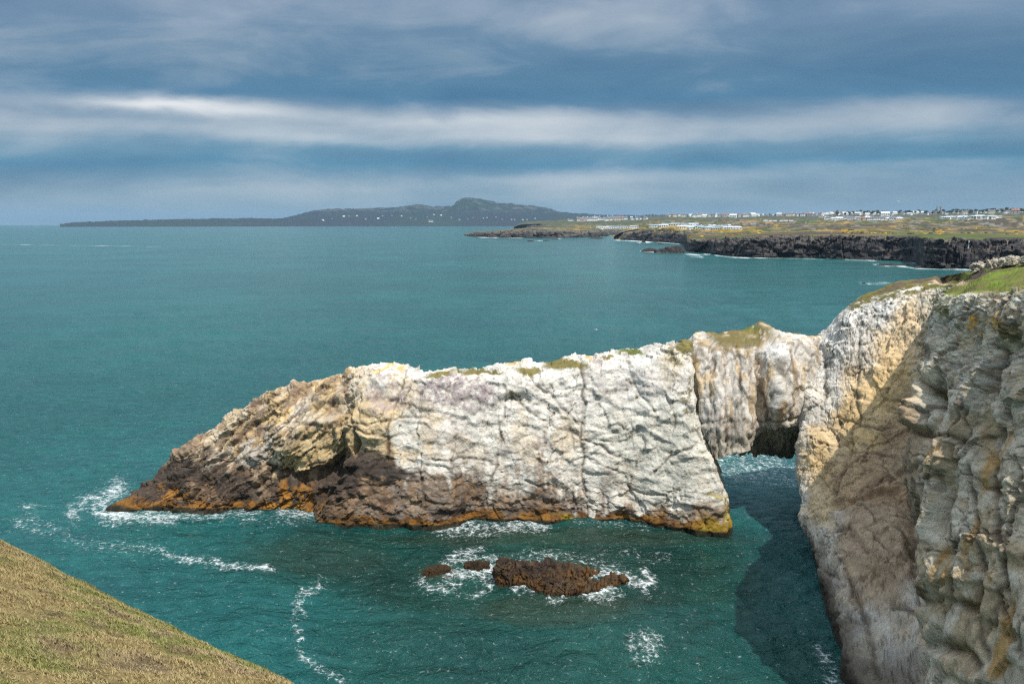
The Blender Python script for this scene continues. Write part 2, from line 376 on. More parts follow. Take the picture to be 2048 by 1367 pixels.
WHITE = (.645, .61, .545); TAN = (.52, .375, .20); BROWN = (.15, .095, .058); DARK = (.042, .034, .030); ORANGE = (.23, .105, .02)
OLIVE = (.17, .14, .035); GRASS = (.10, .125, .018); PURP = (.34, .27, .28); YEL = (.55, .36, .06)
def paint_arch(G, n, px, py, qv, P):
    w1 = fbm(G*.45, 4, 101); w2 = fbm(G*.45, 4, 111); w3 = fbm(G*1.6, 4, 121); w4 = fbm(G*4, 3, 131)
    qx = px+22*w1+9*w3; qy = py+16*w2+9*w3
    col = np.ones(G.shape)*np.array(WHITE)
    col = mixc(col, (.55, .46, .34), sst(fbm(G*.8, 4, 141), .1, .7)*.5)
    col = mixc(col, (.50, .50, .46), sst(fbm(G*.5, 4, 143), 0, .6)*.5)
    col = mixc(col, (.57, .555, .475), ell(qx, qy, 1330, 900, 150, 120)*.7); col = mixc(col, (.70, .675, .62), ell(qx, qy, 1190, 780, 330, 60, -4)*.5)
    # tan, brown and ochre rock of the left end
    L = 1-sst(qx, 690, 760)
    lc = np.ones(G.shape)*np.array(TAN)
    lc = mixc(lc, (.30, .215, .145), sst(fbm(G*.55, 4, 151), -.1, .45))
    lc = mixc(lc, (.55, .47, .35), sst(fbm(G*.9+5, 4, 153), .15, .6)*.8)
    ca_, sa_ = math.cos(math.radians(48)), math.sin(math.radians(48)); bb = np.stack([G[..., 0]*ca_+G[..., 2]*sa_, G[..., 1]*.3, -G[..., 0]*sa_+G[..., 2]*ca_], -1)*np.array([.14, 1, 1.1])
    sb = fbm(bb, 4, 157); lc = mixc(lc, (.60, .52, .40), sst(sb, .12, .45)*.75); lc = mixc(lc, (.24, .165, .11), sst(-sb, .1, .45)*.75)
    for e in [(640, 890, 75, 45, -15), (650, 800, 30, 20), (560, 830, 40, 16, -20)]: lc = mixc(lc, (.62, .45, .22), ell(qx, qy, *e)*.7)
    for e in [(520, 905, 60, 16, -35), (440, 900, 30, 14, -40), (590, 830, 80, 8, -42), (450, 925, 70, 10, -5)]: lc = mixc(lc, (.55, .49, .42), ell(qx, qy, *e)*.8)
    col = mixc(col, lc, L) if False else col*(1-L[..., None])+lc*L[..., None]
    # ochre marks on the buttress
    for x, y, rx, ry, k in [(745, 835, 55, 60, .75), (735, 900, 60, 25, .6), (860, 850, 20, 70, .35), (800, 790, 30, 50, .4), (790, 905, 60, 14, .5), (1135, 880, 25, 60, .3), (1040, 860, 22, 60, .3), (1335, 730, 18, 60, .3)]:
        col = mixc(col, (.58, .42, .2), ell(qx, qy, x, y, rx, ry)*k)
    sp = sst(w3+w4*.8, -.5, .35)
    for x, y, rx, ry, k in [(770, 790, 55, 45, .7), (920, 785, 85, 40, .8), (860, 775, 40, 28, .6), (985, 800, 25, 40, .6), (1200, 745, 18, 45, .45), (900, 850, 60, 30, .3), (1040, 900, 40, 60, .2), (1290, 770, 90, 30, .25)]:
        col = mixc(col, PURP, ell(qx, qy, x, y, rx, ry)*k*sp)
    # weathered brown band and vertical drips above the sea
    K = [200, 400, 520, 640, 700, 760, 800, 870, 960, 1010, 1060, 1120, 1170, 1260, 1340, 1430, 1480]
    lim = interp(px, K, [925, 915, 930, 935, 890, 900, 930, 930, 940, 962, 966, 972, 1005, 1022, 1026, 1024, 1020])
    drip = fbm(G*np.array([.7, .7, .10]), 5, 161, .62)*42+10*fbm(G*np.array([3, 3, .5]), 3, 163)
    b = sst(py+drip+w3*10, lim-14, lim+30)*(.84+.16*sst(w3+w2, -.3, .3))
    bc = np.ones(G.shape)*np.array(BROWN)
    bc = mixc(bc, (.28, .19, .12), sst(w3+.5*w1, .1, .6)*.8); bc = mixc(bc, (.07, .05, .04), sst(-w3+.6*w2, .1, .6)*.8)
    col = col*(1-b[..., None])+bc*b[..., None]
    for x, y, rx, ry, k in [(1090, 930, 55, 90, .55), (905, 900, 80, 30, .45), (1040, 925, 50, 60, .35), (1235, 960, 40, 60, .35)]:
        col = mixc(col, (.30, .21, .14), ell(qx, qy, x, y, rx, ry)*k*sst(drip/34+w3, -.3, .5))
    for x, y, rx, ry, k in [(1425, 1032, 50, 34, .85), (1340, 1030, 50, 14, .6)]: col = mixc(col, (.24, .16, .085), ell(qx, qy, x, y, rx, ry)*k)
    col = mixc(col, (.42, .36, .10), ell(qx, qy, 1443, 1010, 9, 34, -8)*.8)
    # black zone
    for x, y, rx, ry, a in [(300, 980, 120, 48, -28), (440, 960, 90, 26, 20), (390, 930, 50, 20, -30), (590, 975, 62, 30, 0), (735, 930, 62, 30, 15), (690, 965, 50, 40, 0), (800, 945, 40, 16, 0), (470, 1000, 60, 14, 0), (560, 1005, 30, 18, 0), (900, 1020, 50, 12, 0), (1050, 1020, 60, 12, 0), (1300, 1040, 60, 10, 0), (640, 1000, 30, 30, 0)]:
        col = mixc(col, DARK, ell(qx, qy, x, y, rx, ry, a)*.86)
    # orange wrack and olive weed at the tide line
    wl = interp(px, [200, 262, 325, 395, 470, 545, 600, 622, 628, 700, 870, 960, 1100, 1170, 1260, 1350, 1420, 1460], [1020, 1021, 1014, 1020, 1018, 1022, 1025, 1030, 1048, 1050, 1053, 1038, 1044, 1040, 1041, 1055, 1065, 1062])
    hz = G[..., 2]
    th = 1.05+.8*w1+.6*w3+.7*sst(px, 1330, 1420)
    o = 1-sst(hz, th*.55, th)
    oc = np.ones(G.shape)*np.array(ORANGE); oc = mixc(oc, (.10, .05, .02), sst(w3, -.15, .4)*.85); oc = mixc(oc, (.30, .22, .02), np.maximum(sst(w2, .1, .5)*sst(px, 760, 900)*.8, sst(px, 1370, 1430)*.6))
    col = col*(1-o[..., None])+oc*o[..., None]
    for x, y, rx, ry in [(600, 992, 48, 36), (345, 990, 40, 14), (575, 1010, 40, 18), (440, 1005, 50, 8)]: col = mixc(col, (.34, .155, .025), ell(qx, qy, x, y, rx, ry)*.8*sst(w3+w4*.5, -.6, .1))
    col = mixc(col, (.02, .02, .012), 1-sst(hz, .05, .35))
    jl, jf, _ = joint_sets(G, px)
    cm = np.clip(crackmap(px, py, CR_P, G)+.75*jl+.5*jf, 0, 1)
    col = mixc(col, (.10, .07, .045), cm*.85)
    col = mixc(col, (.40, .36, .30), sst(w4+fbm(G*8, 2, 133)*.7, .35, .9)*.4*(1-b))
    # lichen and turf on the crest
    upn = n[..., 2]
    for x, y, rx, ry in [(1022, 729, 14, 10), (1183, 712, 12, 8), (770, 735, 40, 8)]: col = mixc(col, YEL, ell(qx, qy, x, y, rx, ry)*.7)
    tf = sst(upn+.3*w3, .5, .75)
    for x, y, rx, ry in [(880, 750, 30, 5), (955, 745, 60, 5), (1130, 730, 50, 8), (1060, 742, 30, 6), (1262, 708, 30, 7), (1215, 716, 20, 4), (1370, 690, 18, 18)]:
        col = mixc(col, OLIVE if x != 1262 else GRASS, ell(px+8*w3, py+3*w2, x, y, rx, ry)*.95)
    for x, y, rx, ry in [(1350, 708, 30, 18), (1383, 780, 9, 28), (1045, 798, 26, 6), (1375, 810, 8, 30)]:
        col = mixc(col, (.15, .13, .06), ell(qx, qy, x, y, rx, ry)*.8*sst(w3+w4, -.4, .2))
    col = mixc(col, (.10, .08, .06), sst(w4+.5*w3, .75, 1.0)*.55)
    return col*(1+.13*fbm(G*1.4, 5, 47)+.08*fbm(G*6, 2, 48))[..., None]*tone(G)[..., None]

def joints(P, scl, seed, w, pres=0.):
    """thin broken joint lines between elongated blocks: returns line mask and block offset"""
    h, e = cells(P*np.array(scl), seed, .15)
    return (1-sst(e, w*.3, w))*sst(fbm(P*.55, 3, seed+7), pres-.15, pres+.15), h
_JC = {}
def joint_sets(G, px):
    k = id(G)
    if k not in _JC: _JC[k] = (G, joint_sets_(G, px))
    return _JC[k][1]
def joint_sets_(G, px):
    q = G + .45*np.stack([fbm(G*.9, 4, 1), fbm(G*.9, 4, 2), fbm(G*.9, 4, 3)], -1) + .9*np.stack([fbm(G*.2, 2, 4), fbm(G*.2, 2, 5), fbm(G*.2, 2, 6)], -1)
    ca, sa = math.cos(math.radians(48)), math.sin(math.radians(48))
    b = np.stack([q[..., 0]*ca+q[..., 2]*sa, q[..., 1], -q[..., 0]*sa+q[..., 2]*ca], -1)
    left = (1-sst(px, 690, 730))
    a1, h1 = joints(q, (.30, .2, .10), 811, .04, .2); a2, h2 = joints(q, (.26, .2, .62), 821, .05, .2); a3, h3 = joints(q, (.9, .6, .55), 831, .08, .1)
    c1, k1 = joints(b, (.10, .2, .45), 841, .07, -.15); c2, k2 = joints(b, (.5, .4, .55), 851, .08, -.1); c3, k3 = joints(b, (1.2, .9, 1.4), 861, .12, .0)
    fine = np.clip(a3*.3*(1-left)+c3*.6*left, 0, 1)
    line = np.clip((1-left)*(a1*.7+a2*.35)+left*(c1+c2*.5), 0, 1)
    off = (1-left)*(h1*.12+h2*.05+h3*.015)+left*(k1*.16+k2*.12+k3*.04)
    return line, fine, off
def crackmap(px, py, cracks, G, k=1.0):
    jx = fbm(G*.9, 3, 71)*5; jy = fbm(G*.9, 3, 75)*5; m = np.zeros(px.shape); pr = .45+.55*sst(fbm(G*.6, 3, 77), -.3, .3)
    for line, wd, dep in cracks: m = np.maximum(m, np.exp(-(segdist(px+jx, py+jy, line)/(wd*.7))**2)*min(1, .6+dep))
    return m*k*pr
# ------------------------------------------------------------------ the arch promontory
def rib(wl, up, back):
    p1 = WG(*wl); y0 = p1[1]
    pts = [p1+np.array([0, -.6, -2.5]), p1] + [W(x, y, y0+dy) for x, y, dy in up]
    cb = pts[-1]
    pts += [cb+np.array([back*.02, back*.28, -.35*cb[2]-.2]), np.array([cb[0], y0+back, -2.5])]
    return pts
PR = [rib((214, 1020), [(215, 1019.5, .1), (216, 1019, .2), (217, 1018, .3), (218, 1017, .4), (220, 1015, .6)], 1.5),
 rib((262, 1021), [(262, 1012, .5), (262, 1003, 1), (264, 996, 1.8), (267, 991, 2.4), (272, 982, 3.2)], 7),
 rib((325, 1015), [(320, 996, .6), (320, 978, 1.2), (322, 960, 2.2), (326, 948, 3.2), (330, 932, 4.4)], 10),
 rib((395, 1020), [(386, 990, .8), (378, 960, 1.6), (374, 926, 2.6), (372, 905, 3.4), (377, 886, 4.6)], 11),
 rib((470, 1018), [(456, 975, 1), (446, 935, 2), (440, 892, 3), (440, 862, 3.8), (446, 844, 5)], 12),
 rib((545, 1022), [(535, 975, .8), (525, 930, 2), (520, 865, 3), (520, 815, 4.2), (528, 793, 5.6)], 13),
 rib((600, 1025), [(596, 985, .2), (584, 940, 2.6), (578, 870, 1.9), (574, 797, 4.2), (580, 769, 6)], 14),
 rib((622, 1030), [(650, 974, .3), (682, 930, 2.8), (694, 850, 2.0), (690, 775, 4.4), (688, 752, 6.6)], 15),
 rib((627, 1046), [(657, 978, .6), (690, 928, 1.2), (704, 850, 3.0), (700, 772, 5.6), (698, 742, 8)], 18),
 rib((700, 1050), [(715, 985, .7), (735, 920, 1.5), (745, 840, 2.8), (745, 748, 5), (750, 723, 7.6)], 18),
 rib((790, 1051), [(795, 985, .9), (800, 920, 1.8), (805, 840, 3), (808, 752, 4.8), (812, 733, 8.6)], 19),
 rib((870, 1053), [(872, 990, .7), (870, 925, 1.6), (870, 840, 2.9), (870, 758, 4.6), (870, 742, 9.4)], 19),
 rib((960, 1038), [(960, 985, .4), (962, 925, .9), (962, 840, 1.9), (960, 757, 3.4), (960, 740, 8.2)], 18),
 rib((1015, 1038), [(1015, 985, .4), (1014, 925, 1.0), (1014, 840, 2.0), (1013, 755, 3.4), (1018, 724, 6.8)], 18),
 rib((1100, 1044), [(1098, 985, .7), (1095, 915, 1.5), (1090, 830, 2.8), (1085, 757, 4.4), (1085, 728, 9)], 18),
 rib((1170, 1040), [(1170, 985, .5), (1170, 910, 1.1), (1170, 820, 2.2), (1172, 738, 4.0), (1180, 709, 7.4)], 17),
 rib((1260, 1041), [(1258, 985, .5), (1256, 905, 1.2), (1255, 810, 2.4), (1253, 730, 4.2), (1255, 703, 8.6)], 17),
 rib((1350, 1055), [(1345, 985, .9), (1335, 900, 1.8), (1325, 800, 3.2), (1320, 713, 5.2), (1320, 690, 8.6)], 17),
 rib((1420, 1065), [(1405, 985, 1.0), (1390, 900, 2.1), (1372, 800, 3.8), (1364, 702, 5.8), (1366, 684, 8)], 16),
 rib((1450, 1067), [(1438, 985, 1.3), (1412, 900, 2.6), (1388, 800, 4.4), (1380, 702, 6.6), (1384, 684, 8.2)], 16),
 rib((1461, 1058), [(1449, 985, 1.8), (1420, 895, 3.2), (1398, 800, 5.6), (1392, 715, 7.6), (1394, 700, 8.6)], 14.5),
 rib((1462, 1030), [(1450, 975, 1.6), (1426, 905, 3.0), (1404, 820, 4.4), (1398, 735, 5.0), (1400, 722, 6.0)], 10),
 rib((1458, 1005), [(1446, 970, 1.), (1430, 920, 1.6), (1408, 850, 2.0), (1400, 770, 2.4), (1402, 760, 3.0)], 6)]
arch = bpy.data.objects.new('rock_arch', None); scn.collection.objects.link(arch); arch.location = (0, 78, 0)
tag(arch, 'white and tan rock headland running out to sea with an arch at its right end', 'rock arch')
def place_rock(name, P, col, mat, parent, flip=False, smooth=True, caps=False):
    nu, nv = P.shape[:2]; loc = np.array(parent.location) if parent is not None else 0
    me = raw_mesh(name, P-loc, grid_faces(nu, nv, flip), mat, smooth, col)
    return link(name, me, parent)
G, qv = sheet(PR, .085, [6, 44, 44, 46, 42, 34, 16, 20])
P, col = build_rock(G, qv, CR_P, disp_arch, paint_arch, flip=False)
NRM = normals(G)[:, 60].mean(0)
place_rock('promontory', P, col, M_ROCK, arch, flip=False)

# bridge over the gap, closed loop sections
def brib(pts): p = [W(x, y, Y_ if Y_ < 80 else 80+(Y_-80)*.6) for x, y, Y_ in pts]; return p+[p[0]]
BR = [brib([(1350, 860, 80), (1348, 830, 80), (1345, 790, 81), (1345, 740, 82), (1345, 712, 83), (1350, 706, 84), (1350, 780, 85), (1350, 880, 84), (1350, 870, 82)]),
 brib([(1404, 872, 76.6), (1400, 832, 77), (1394, 782, 77.6), (1388, 725, 79), (1390, 682, 80.5), (1402, 664, 83), (1402, 760, 85.0), (1402, 890, 84), (1402, 880, 80)]),
 brib([(1430, 918, 75.0), (1430, 852, 75.5), (1433, 792, 76.2), (1436, 732, 78), (1440, 688, 79.5), (1430, 664, 83), (1436, 760, 85.2), (1436, 905, 83), (1436, 905, 79)]),
 brib([(1462, 908, 74.7), (1462, 850, 75.2), (1464, 790, 76), (1466, 730, 77.8), (1470, 692, 79.2), (1470, 663, 83), (1470, 760, 85.4), (1470, 900, 83), (1470, 885, 79)]),
 brib([(1497, 901, 74.6), (1498, 842, 74.9), (1496, 785, 75.8), (1494, 732, 77.5), (1496, 694, 79), (1508, 651, 84), (1500, 760, 85.4), (1502, 905, 82), (1500, 875, 79)]),
 brib([(1513, 868, 77.0), (1518, 832, 76.6), (1518, 782, 76.8), (1521, 728, 77.9), (1524, 690, 79), (1524, 642, 83.4), (1522, 760, 85.4), (1520, 908, 82), (1518, 868, 79.6)]),
 brib([(1556, 858, 75.8), (1558, 832, 75.3), (1560, 780, 75.8), (1560, 722, 77), (1560, 676, 78.5), (1562, 661, 82.5), (1560, 760, 85), (1560, 913, 81.5), (1558, 862, 79.2)]),
 brib([(1604, 850, 76), (1608, 822, 76), (1610, 772, 76.5), (1612, 722, 77.5), (1616, 684, 79), (1612, 669, 82.5), (1610, 760, 85), (1604, 910, 81.5), (1604, 856, 79)]),
 brib([(1650, 850, 78), (1650, 822, 78), (1650, 772, 78), (1650, 722, 79), (1650, 690, 80), (1650, 672, 83), (1650, 760, 85), (1650, 905, 82.5), (1650, 860, 80)]),
 brib([(1700, 850, 82), (1700, 822, 82), (1700, 772, 82), (1700, 722, 82), (1700, 700, 82), (1700, 690, 83), (1700, 760, 85), (1700, 890, 84), (1700, 860, 83)])]
def disp_bridge(G, wx, px, py, qv):
    v = np.stack([wx[..., 0]*1.0, wx[..., 1]*.7, wx[..., 2]*.13], -1)
    c1, e1 = cells(v*.9, 211, .7); c2, e2 = cells(v*2.3, 221, .7); c3, _ = cells(wx*1.6, 231, .8); c4, _ = cells(wx*.45, 241, .8)
    low = sst(py, 835, 880); top = 1-sst(py, 690, 720)
    d = c4*.15+.42*billow(v*.75, 4, 251, .55)+c1*.10+.06*fbm(v*5, 3, 7)
    d = d*(1-.5*top)+low*(c3*.10+.32*billow(wx*np.array([.5, .5, .5]), 4, 17)) + .04*c3
    d = d+.7*ell(px, py, 1560, 760, 38, 70)-.3*ell(px, py, 1518, 770, 9, 70)+.3*ell(px, py, 1470, 850, 50, 30)
    return d
def paint_bridge(G, n, px, py, qv, P):
    w1 = fbm(G*.45, 4, 301); w2 = fbm(G*.45, 4, 311); w3 = fbm(G*1.6, 4, 321); w4 = fbm(G*4, 3, 331)
    qx = px+10*w1+5*w3; qy = py+10*w2+5*w3
    v = fbm(G*np.array([1.7, 1.2, .12]), 4, 341)
    col = np.ones(G.shape)*np.array((.60, .56, .50))
    col = mixc(col, (.50, .36, .19), sst(v, .1, .45)*.75); col = mixc(col, (.36, .32, .27), sst(-v, .25, .6)*.7)
    col = mixc(col, (.42, .37, .29), sst(qy, 835, 880)*.7)
    col = mixc(col, (.13, .12, .11), sst(qy, 862, 900)*sst(qx, 1490, 1530)*.8)  # shade of the recess under the span, painted into the rock colour
    for x, y, rx, ry, c, k in [(1383, 790, 12, 100, (.22, .17, .08), .8), (1384, 730, 12, 40, (.5, .33, .12), .6), (1560, 700, 40, 30, (.66, .64, .6), .6), (1520, 780, 20, 70, (.5, .36, .2), .5)]:
        col = mixc(col, c, ell(qx, qy, x, y, rx, ry)*k)
    tf = sst(n[..., 2]+.35*w3, .45, .65)*np.maximum(sst(qv, 3.9, 4.1)[None, :]*ell(px, py+6*w3, 1480, 668, 75, 26), sst(qv, 4.75, 4.9)[None, :]*np.ones_like(px))*(1-sst(qv, 5.2, 5.5))[None, :]*sst(qv, 3.6, 4.0)[None, :]
    tc_ = np.ones(G.shape)*np.array((.17, .13, .045)); tc_ = mixc(tc_, GRASS, ell(px, py, 1500, 655, 40, 10)*.8); tc_ = mixc(tc_, (.5, .42, .3), ell(qx, py+4*w2, 1480, 672, 35, 4)*.9)
    tc_ = mixc(tc_, (.20, .16, .06), sst(w3, 0, .5))
    col = col*(1-tf[..., None])+tc_*tf[..., None]
    col = mixc(col, (.16, .13, .05), ell(px+6*w3, py+4*w2, 1478, 684, 48, 16)*.85)
    jn, _ = joints(G+.3*fbm(G*1.1, 3, 5)[..., None], (.8, .6, .11), 871, .10, -.1)
    col = mixc(col, (.13, .09, .06), np.clip(crackmap(px, py, CR_B, G)+.7*jn, 0, 1)*.8)
    col = mixc(col, (.10, .08, .06), sst(w4+.5*w3, .7, .95)*.6)
    return col*tone(G, 5)[..., None]
G, qv = sheet(BR, .11, [12, 16, 18, 16, 14, 16, 20, 14, 12])
P, col = build_rock(G, qv, CR_B, disp_bridge, paint_bridge)
P[:, -1] = P[:, 0]
place_rock('arch_bridge', P, col, M_ROCK, arch)

# ------------------------------------------------------------------ the near cliff on the right
def crib(back, pts, foot):
    b = W(*back); f = WG(*foot)
    return [b+np.array([3, 7, -b[2]-2]), b] + [W(*q) for q in pts] + [f, f+np.array([.4, .2, -3])]
CRB = [crib((1655, 700, 83.5), [(1652, 712, 83), (1645, 790, 82.5), (1640, 850, 82), (1636, 900, 81.5), (1640, 930, 81)], (1640, 1000)),
 crib((1644, 678, 83), [(1640, 700, 82), (1626, 790, 80), (1620, 870, 78), (1618, 930, 76.5), (1628, 990, 75)], (1648, 1040)),
 crib((1640, 670, 83), [(1632, 698, 80), (1612, 790, 76.5), (1604, 880, 74.6), (1602, 955, 72.4), (1614, 1060, 67.5)], (1640, 1150)),
 crib((1664, 648, 82), [(1660, 672, 79), (1650, 770, 75.8), (1640, 870, 73), (1640, 960, 70), (1650, 1080, 63)], (1664, 1250)),
 crib((1708, 599, 82), [(1705, 622, 78.5), (1698, 740, 75), (1692, 860, 71.5), (1686, 960, 67.5), (1684, 1110, 58.5)], (1700, 1375)),
 crib((1745, 582, 82), [(1742, 608, 78), (1735, 735, 74), (1730, 860, 70), (1730, 965, 66), (1728, 1115, 57)], (1730, 1440)),
 crib((1785, 569, 82.5), [(1780, 596, 77), (1775, 730, 72.8), (1775, 860, 68.6), (1772, 970, 64.5), (1775, 1120, 56)], (1765, 1500)),
 crib((1840, 556, 82), [(1835, 584, 76), (1830, 720, 71.5), (1825, 855, 67.5), (1822, 970, 63), (1825, 1130, 54.5)], (1830, 1560)),
 crib((1890, 548, 81), [(1876, 578, 74), (1872, 710, 70.5), (1868, 855, 66.5), (1862, 1000, 61), (1862, 1150, 52)], (1862, 1600)),
 crib((1925, 545, 77), [(1890, 596, 54), (1868, 690, 50.5), (1826, 810, 47.5), (1810, 950, 45.5), (1850, 1150, 42)], (1885, 1620)),
 crib((1950, 541, 72), [(1905, 600, 49), (1885, 695, 47.0), (1840, 815, 45.3), (1822, 950, 43.8), (1862, 1155, 40.5)], (1900, 1650)),
 crib((2000, 531, 63), [(1950, 594, 45), (1935, 700, 43.6), (1905, 820, 42.6), (1895, 960, 41), (1915, 1160, 38.6)], (1950, 1690)),
 crib((2060, 522, 59), [(2010, 590, 42), (2000, 700, 41), (1985, 820, 40), (1980, 960, 38.8), (1990, 1160, 36.8)], (2010, 1730)),
 crib((2200, 508, 54), [(2110, 590, 38.5), (2100, 700, 37.6), (2090, 820, 37), (2085, 960, 36), (2090, 1160, 34.4)], (2100, 1790)),
 crib((2500, 490, 46), [(2400, 590, 33), (2390, 700, 32), (2380, 820, 31.5), (2370, 960, 30.5), (2370, 1160, 29.2)], (2370, 1850)),
 crib((3300, 470, 34), [(3000, 590, 24), (2990, 700, 23.4), (2980, 820, 23), (2970, 960, 22.6), (2970, 1160, 22)], (2960, 2000))]
CR_C = [([(1722, 655), (1715, 720), (1712, 780), (1718, 840)], 4, .3), ([(1680, 845), (1700, 842), (1760, 855), (1790, 850)], 4, .35), ([(1640, 890), (1690, 885), (1705, 900), (1760, 905), (1800, 915)], 3.5, .3), ([(1705, 850), (1700, 900), (1680, 960), (1660, 1000)], 4, .3),
 ([(1740, 975), (1790, 960), (1830, 925)], 6, .45), ([(1665, 1060), (1700, 1050), (1730, 1100)], 5, .35), ([(1820, 860), (1870, 870), (1920, 880)], 5, .4), ([(1800, 1060), (1850, 1150), (1860, 1210)], 6, .4), ([(1860, 1100), (1900, 1105)], 5, .4),
 ([(1790, 1210), (1850, 1215), (1880, 1190)], 7, .5), ([(1900, 1200), (1945, 1215), (1960, 1180)], 12, .9), ([(1880, 1290), (1930, 1290), (1960, 1330)], 14, .9), ([(1930, 930), (1950, 1050), (1965, 1150), (1960, 1230), (1980, 1320)], 7, .5),
 ([(1990, 850), (1980, 950), (2000, 1080), (2015, 1190)], 6, .4), ([(1850, 760), (1870, 790), (1890, 760)], 9, .5), ([(1690, 1150), (1730, 1240), (1750, 1340)], 8, .5), ([(1880, 1000), (1905, 1110), (1900, 1200)], 5, .3), ([(1870, 610), (1868, 660), (1862, 720)], 7, .5),
 ([(1640, 700), (1650, 780), (1640, 830)], 5, .35), ([(2010, 700), (1990, 760), (2010, 830)], 8, .5), ([(1940, 690), (1925, 760), (1940, 830)], 7, .4), ([(1820, 1000), (1825, 1100), (1835, 1200)], 6, .35)]
def cliff_joints(G, px):
    k = id(G)
    if k not in _JC: _JC[k] = (G, cliff_joints_(G, px))
    return _JC[k][1]
def cliff_joints_(G, px):
    q = G + .4*np.stack([fbm(G*.9, 4, 1), fbm(G*.9, 4, 2), fbm(G*.9, 4, 3)], -1) + .7*np.stack([fbm(G*.25, 2, 4), fbm(G*.25, 2, 5), fbm(G*.25, 2, 6)], -1)
    nose = sst(px, 1800, 1860)
    a1, h1 = joints(q, (.35, .35, .11), 881, .05, -.1); a2, h2 = joints(q, (.22, .22, .40), 891, .05, 0.); a3, h3 = joints(q, (1.1, 1.1, .6), 893, .09, -.05); a4, h4 = joints(q, (2.4, 2.4, 1.8), 897, .12, -.1)
    return np.clip(a1*(.4+.6*nose)+a2*.8, 0, 1), np.clip(.6*a3+.35*a4, 0, 1), (h1*.22+h2*.12)*(.5+.5*nose)+h3*.06+h4*.025
def disp_cliff(G, wx, px, py, qv):
    nose = sst(px, 1800, 1860)
    c0, e0 = cells(wx*np.array([.16, .16, .10]), 401, .8); c1, e1 = cells(wx*np.array([.42, .42, .26]), 411, .8)
    c2, e2 = cells(wx*np.array([1.1, 1.1, .75]), 421, .8); c3, e3 = cells(wx*2.6, 431, .8); c4, _ = cells(G*5.5, 441, .8)
    sm = G + .5*np.stack([fbm(G*.4, 2, 1), fbm(G*.4, 2, 2), fbm(G*.4, 2, 3)], -1)
    rimk = .3+.7*sst(py, 600, 720)
    far_ = slabs(sm, [(1, .5, .10, 6.5, .55, .78), (1, .3, -.35, 3.1, .22, .7), (.25, .2, 1, 3.7, .16, .8), (.8, .4, .5, 1.5, .09, .75)])
    near_ = slabs(sm, [(.25, 1, .06, 5.2, 1.1, .3), (.3, -1, .22, 2.7, .5, .3), (.2, .9, -.35, 1.35, .2, .35), (.2, .3, 1, 4.4, .38, .22), (.3, .35, 1, 1.6, .12, .25)])
    d = c0*.22+c1*.05+c2*.03+c3*.015+c4*.01 + .14*billow(sm*np.array([.25, .25, .2]), 5, 451, .45) + rimk*(far_*(1-nose)+near_*nose*.85)
    rough = 1-sst(py, 680, 800)
    jl, jf, joff = cliff_joints(G, px)
    d = d + rough*(.05*c3+.035*c4+.10*fbm(wx*1.3, 5, 16)) + joff*.8 - .17*jl - .05*jf + .03*fbm(G*3, 4, 19, .6)
    # leaning stripes in the shaded face
    s = np.stack([G[..., 0]*.8-G[..., 2]*.7, G[..., 1]*.3, (G[..., 0]+G[..., 2])*.25], -1)
    d = d + .05*fbm(s*1.6, 4, 26)
    d = d + .8*ell(px, py, 1845, 830, 35, 28) - .9*ell(px, py, 1862, 780, 14, 12) + .6*ell(px, py, 1760, 1070, 60, 90) - .7*ell(px, py, 1720, 1000, 90, 12, -12) - .7*ell(px, py, 1935, 1215, 30, 12, 10) - .5*ell(px, py, 1900, 1300, 60, 12, 15)
    top = sst(qv, .7, 1.0)[None, :]*(1-sst(qv, 1.75, 2.05))[None, :]
    return d*(1-.8*top)+top*(.22*fbm(G*.35, 4, 46)+.05*fbm(G*2, 3, 47)) - top*.7*ell(px, py, 1905, 556, 34, 12)
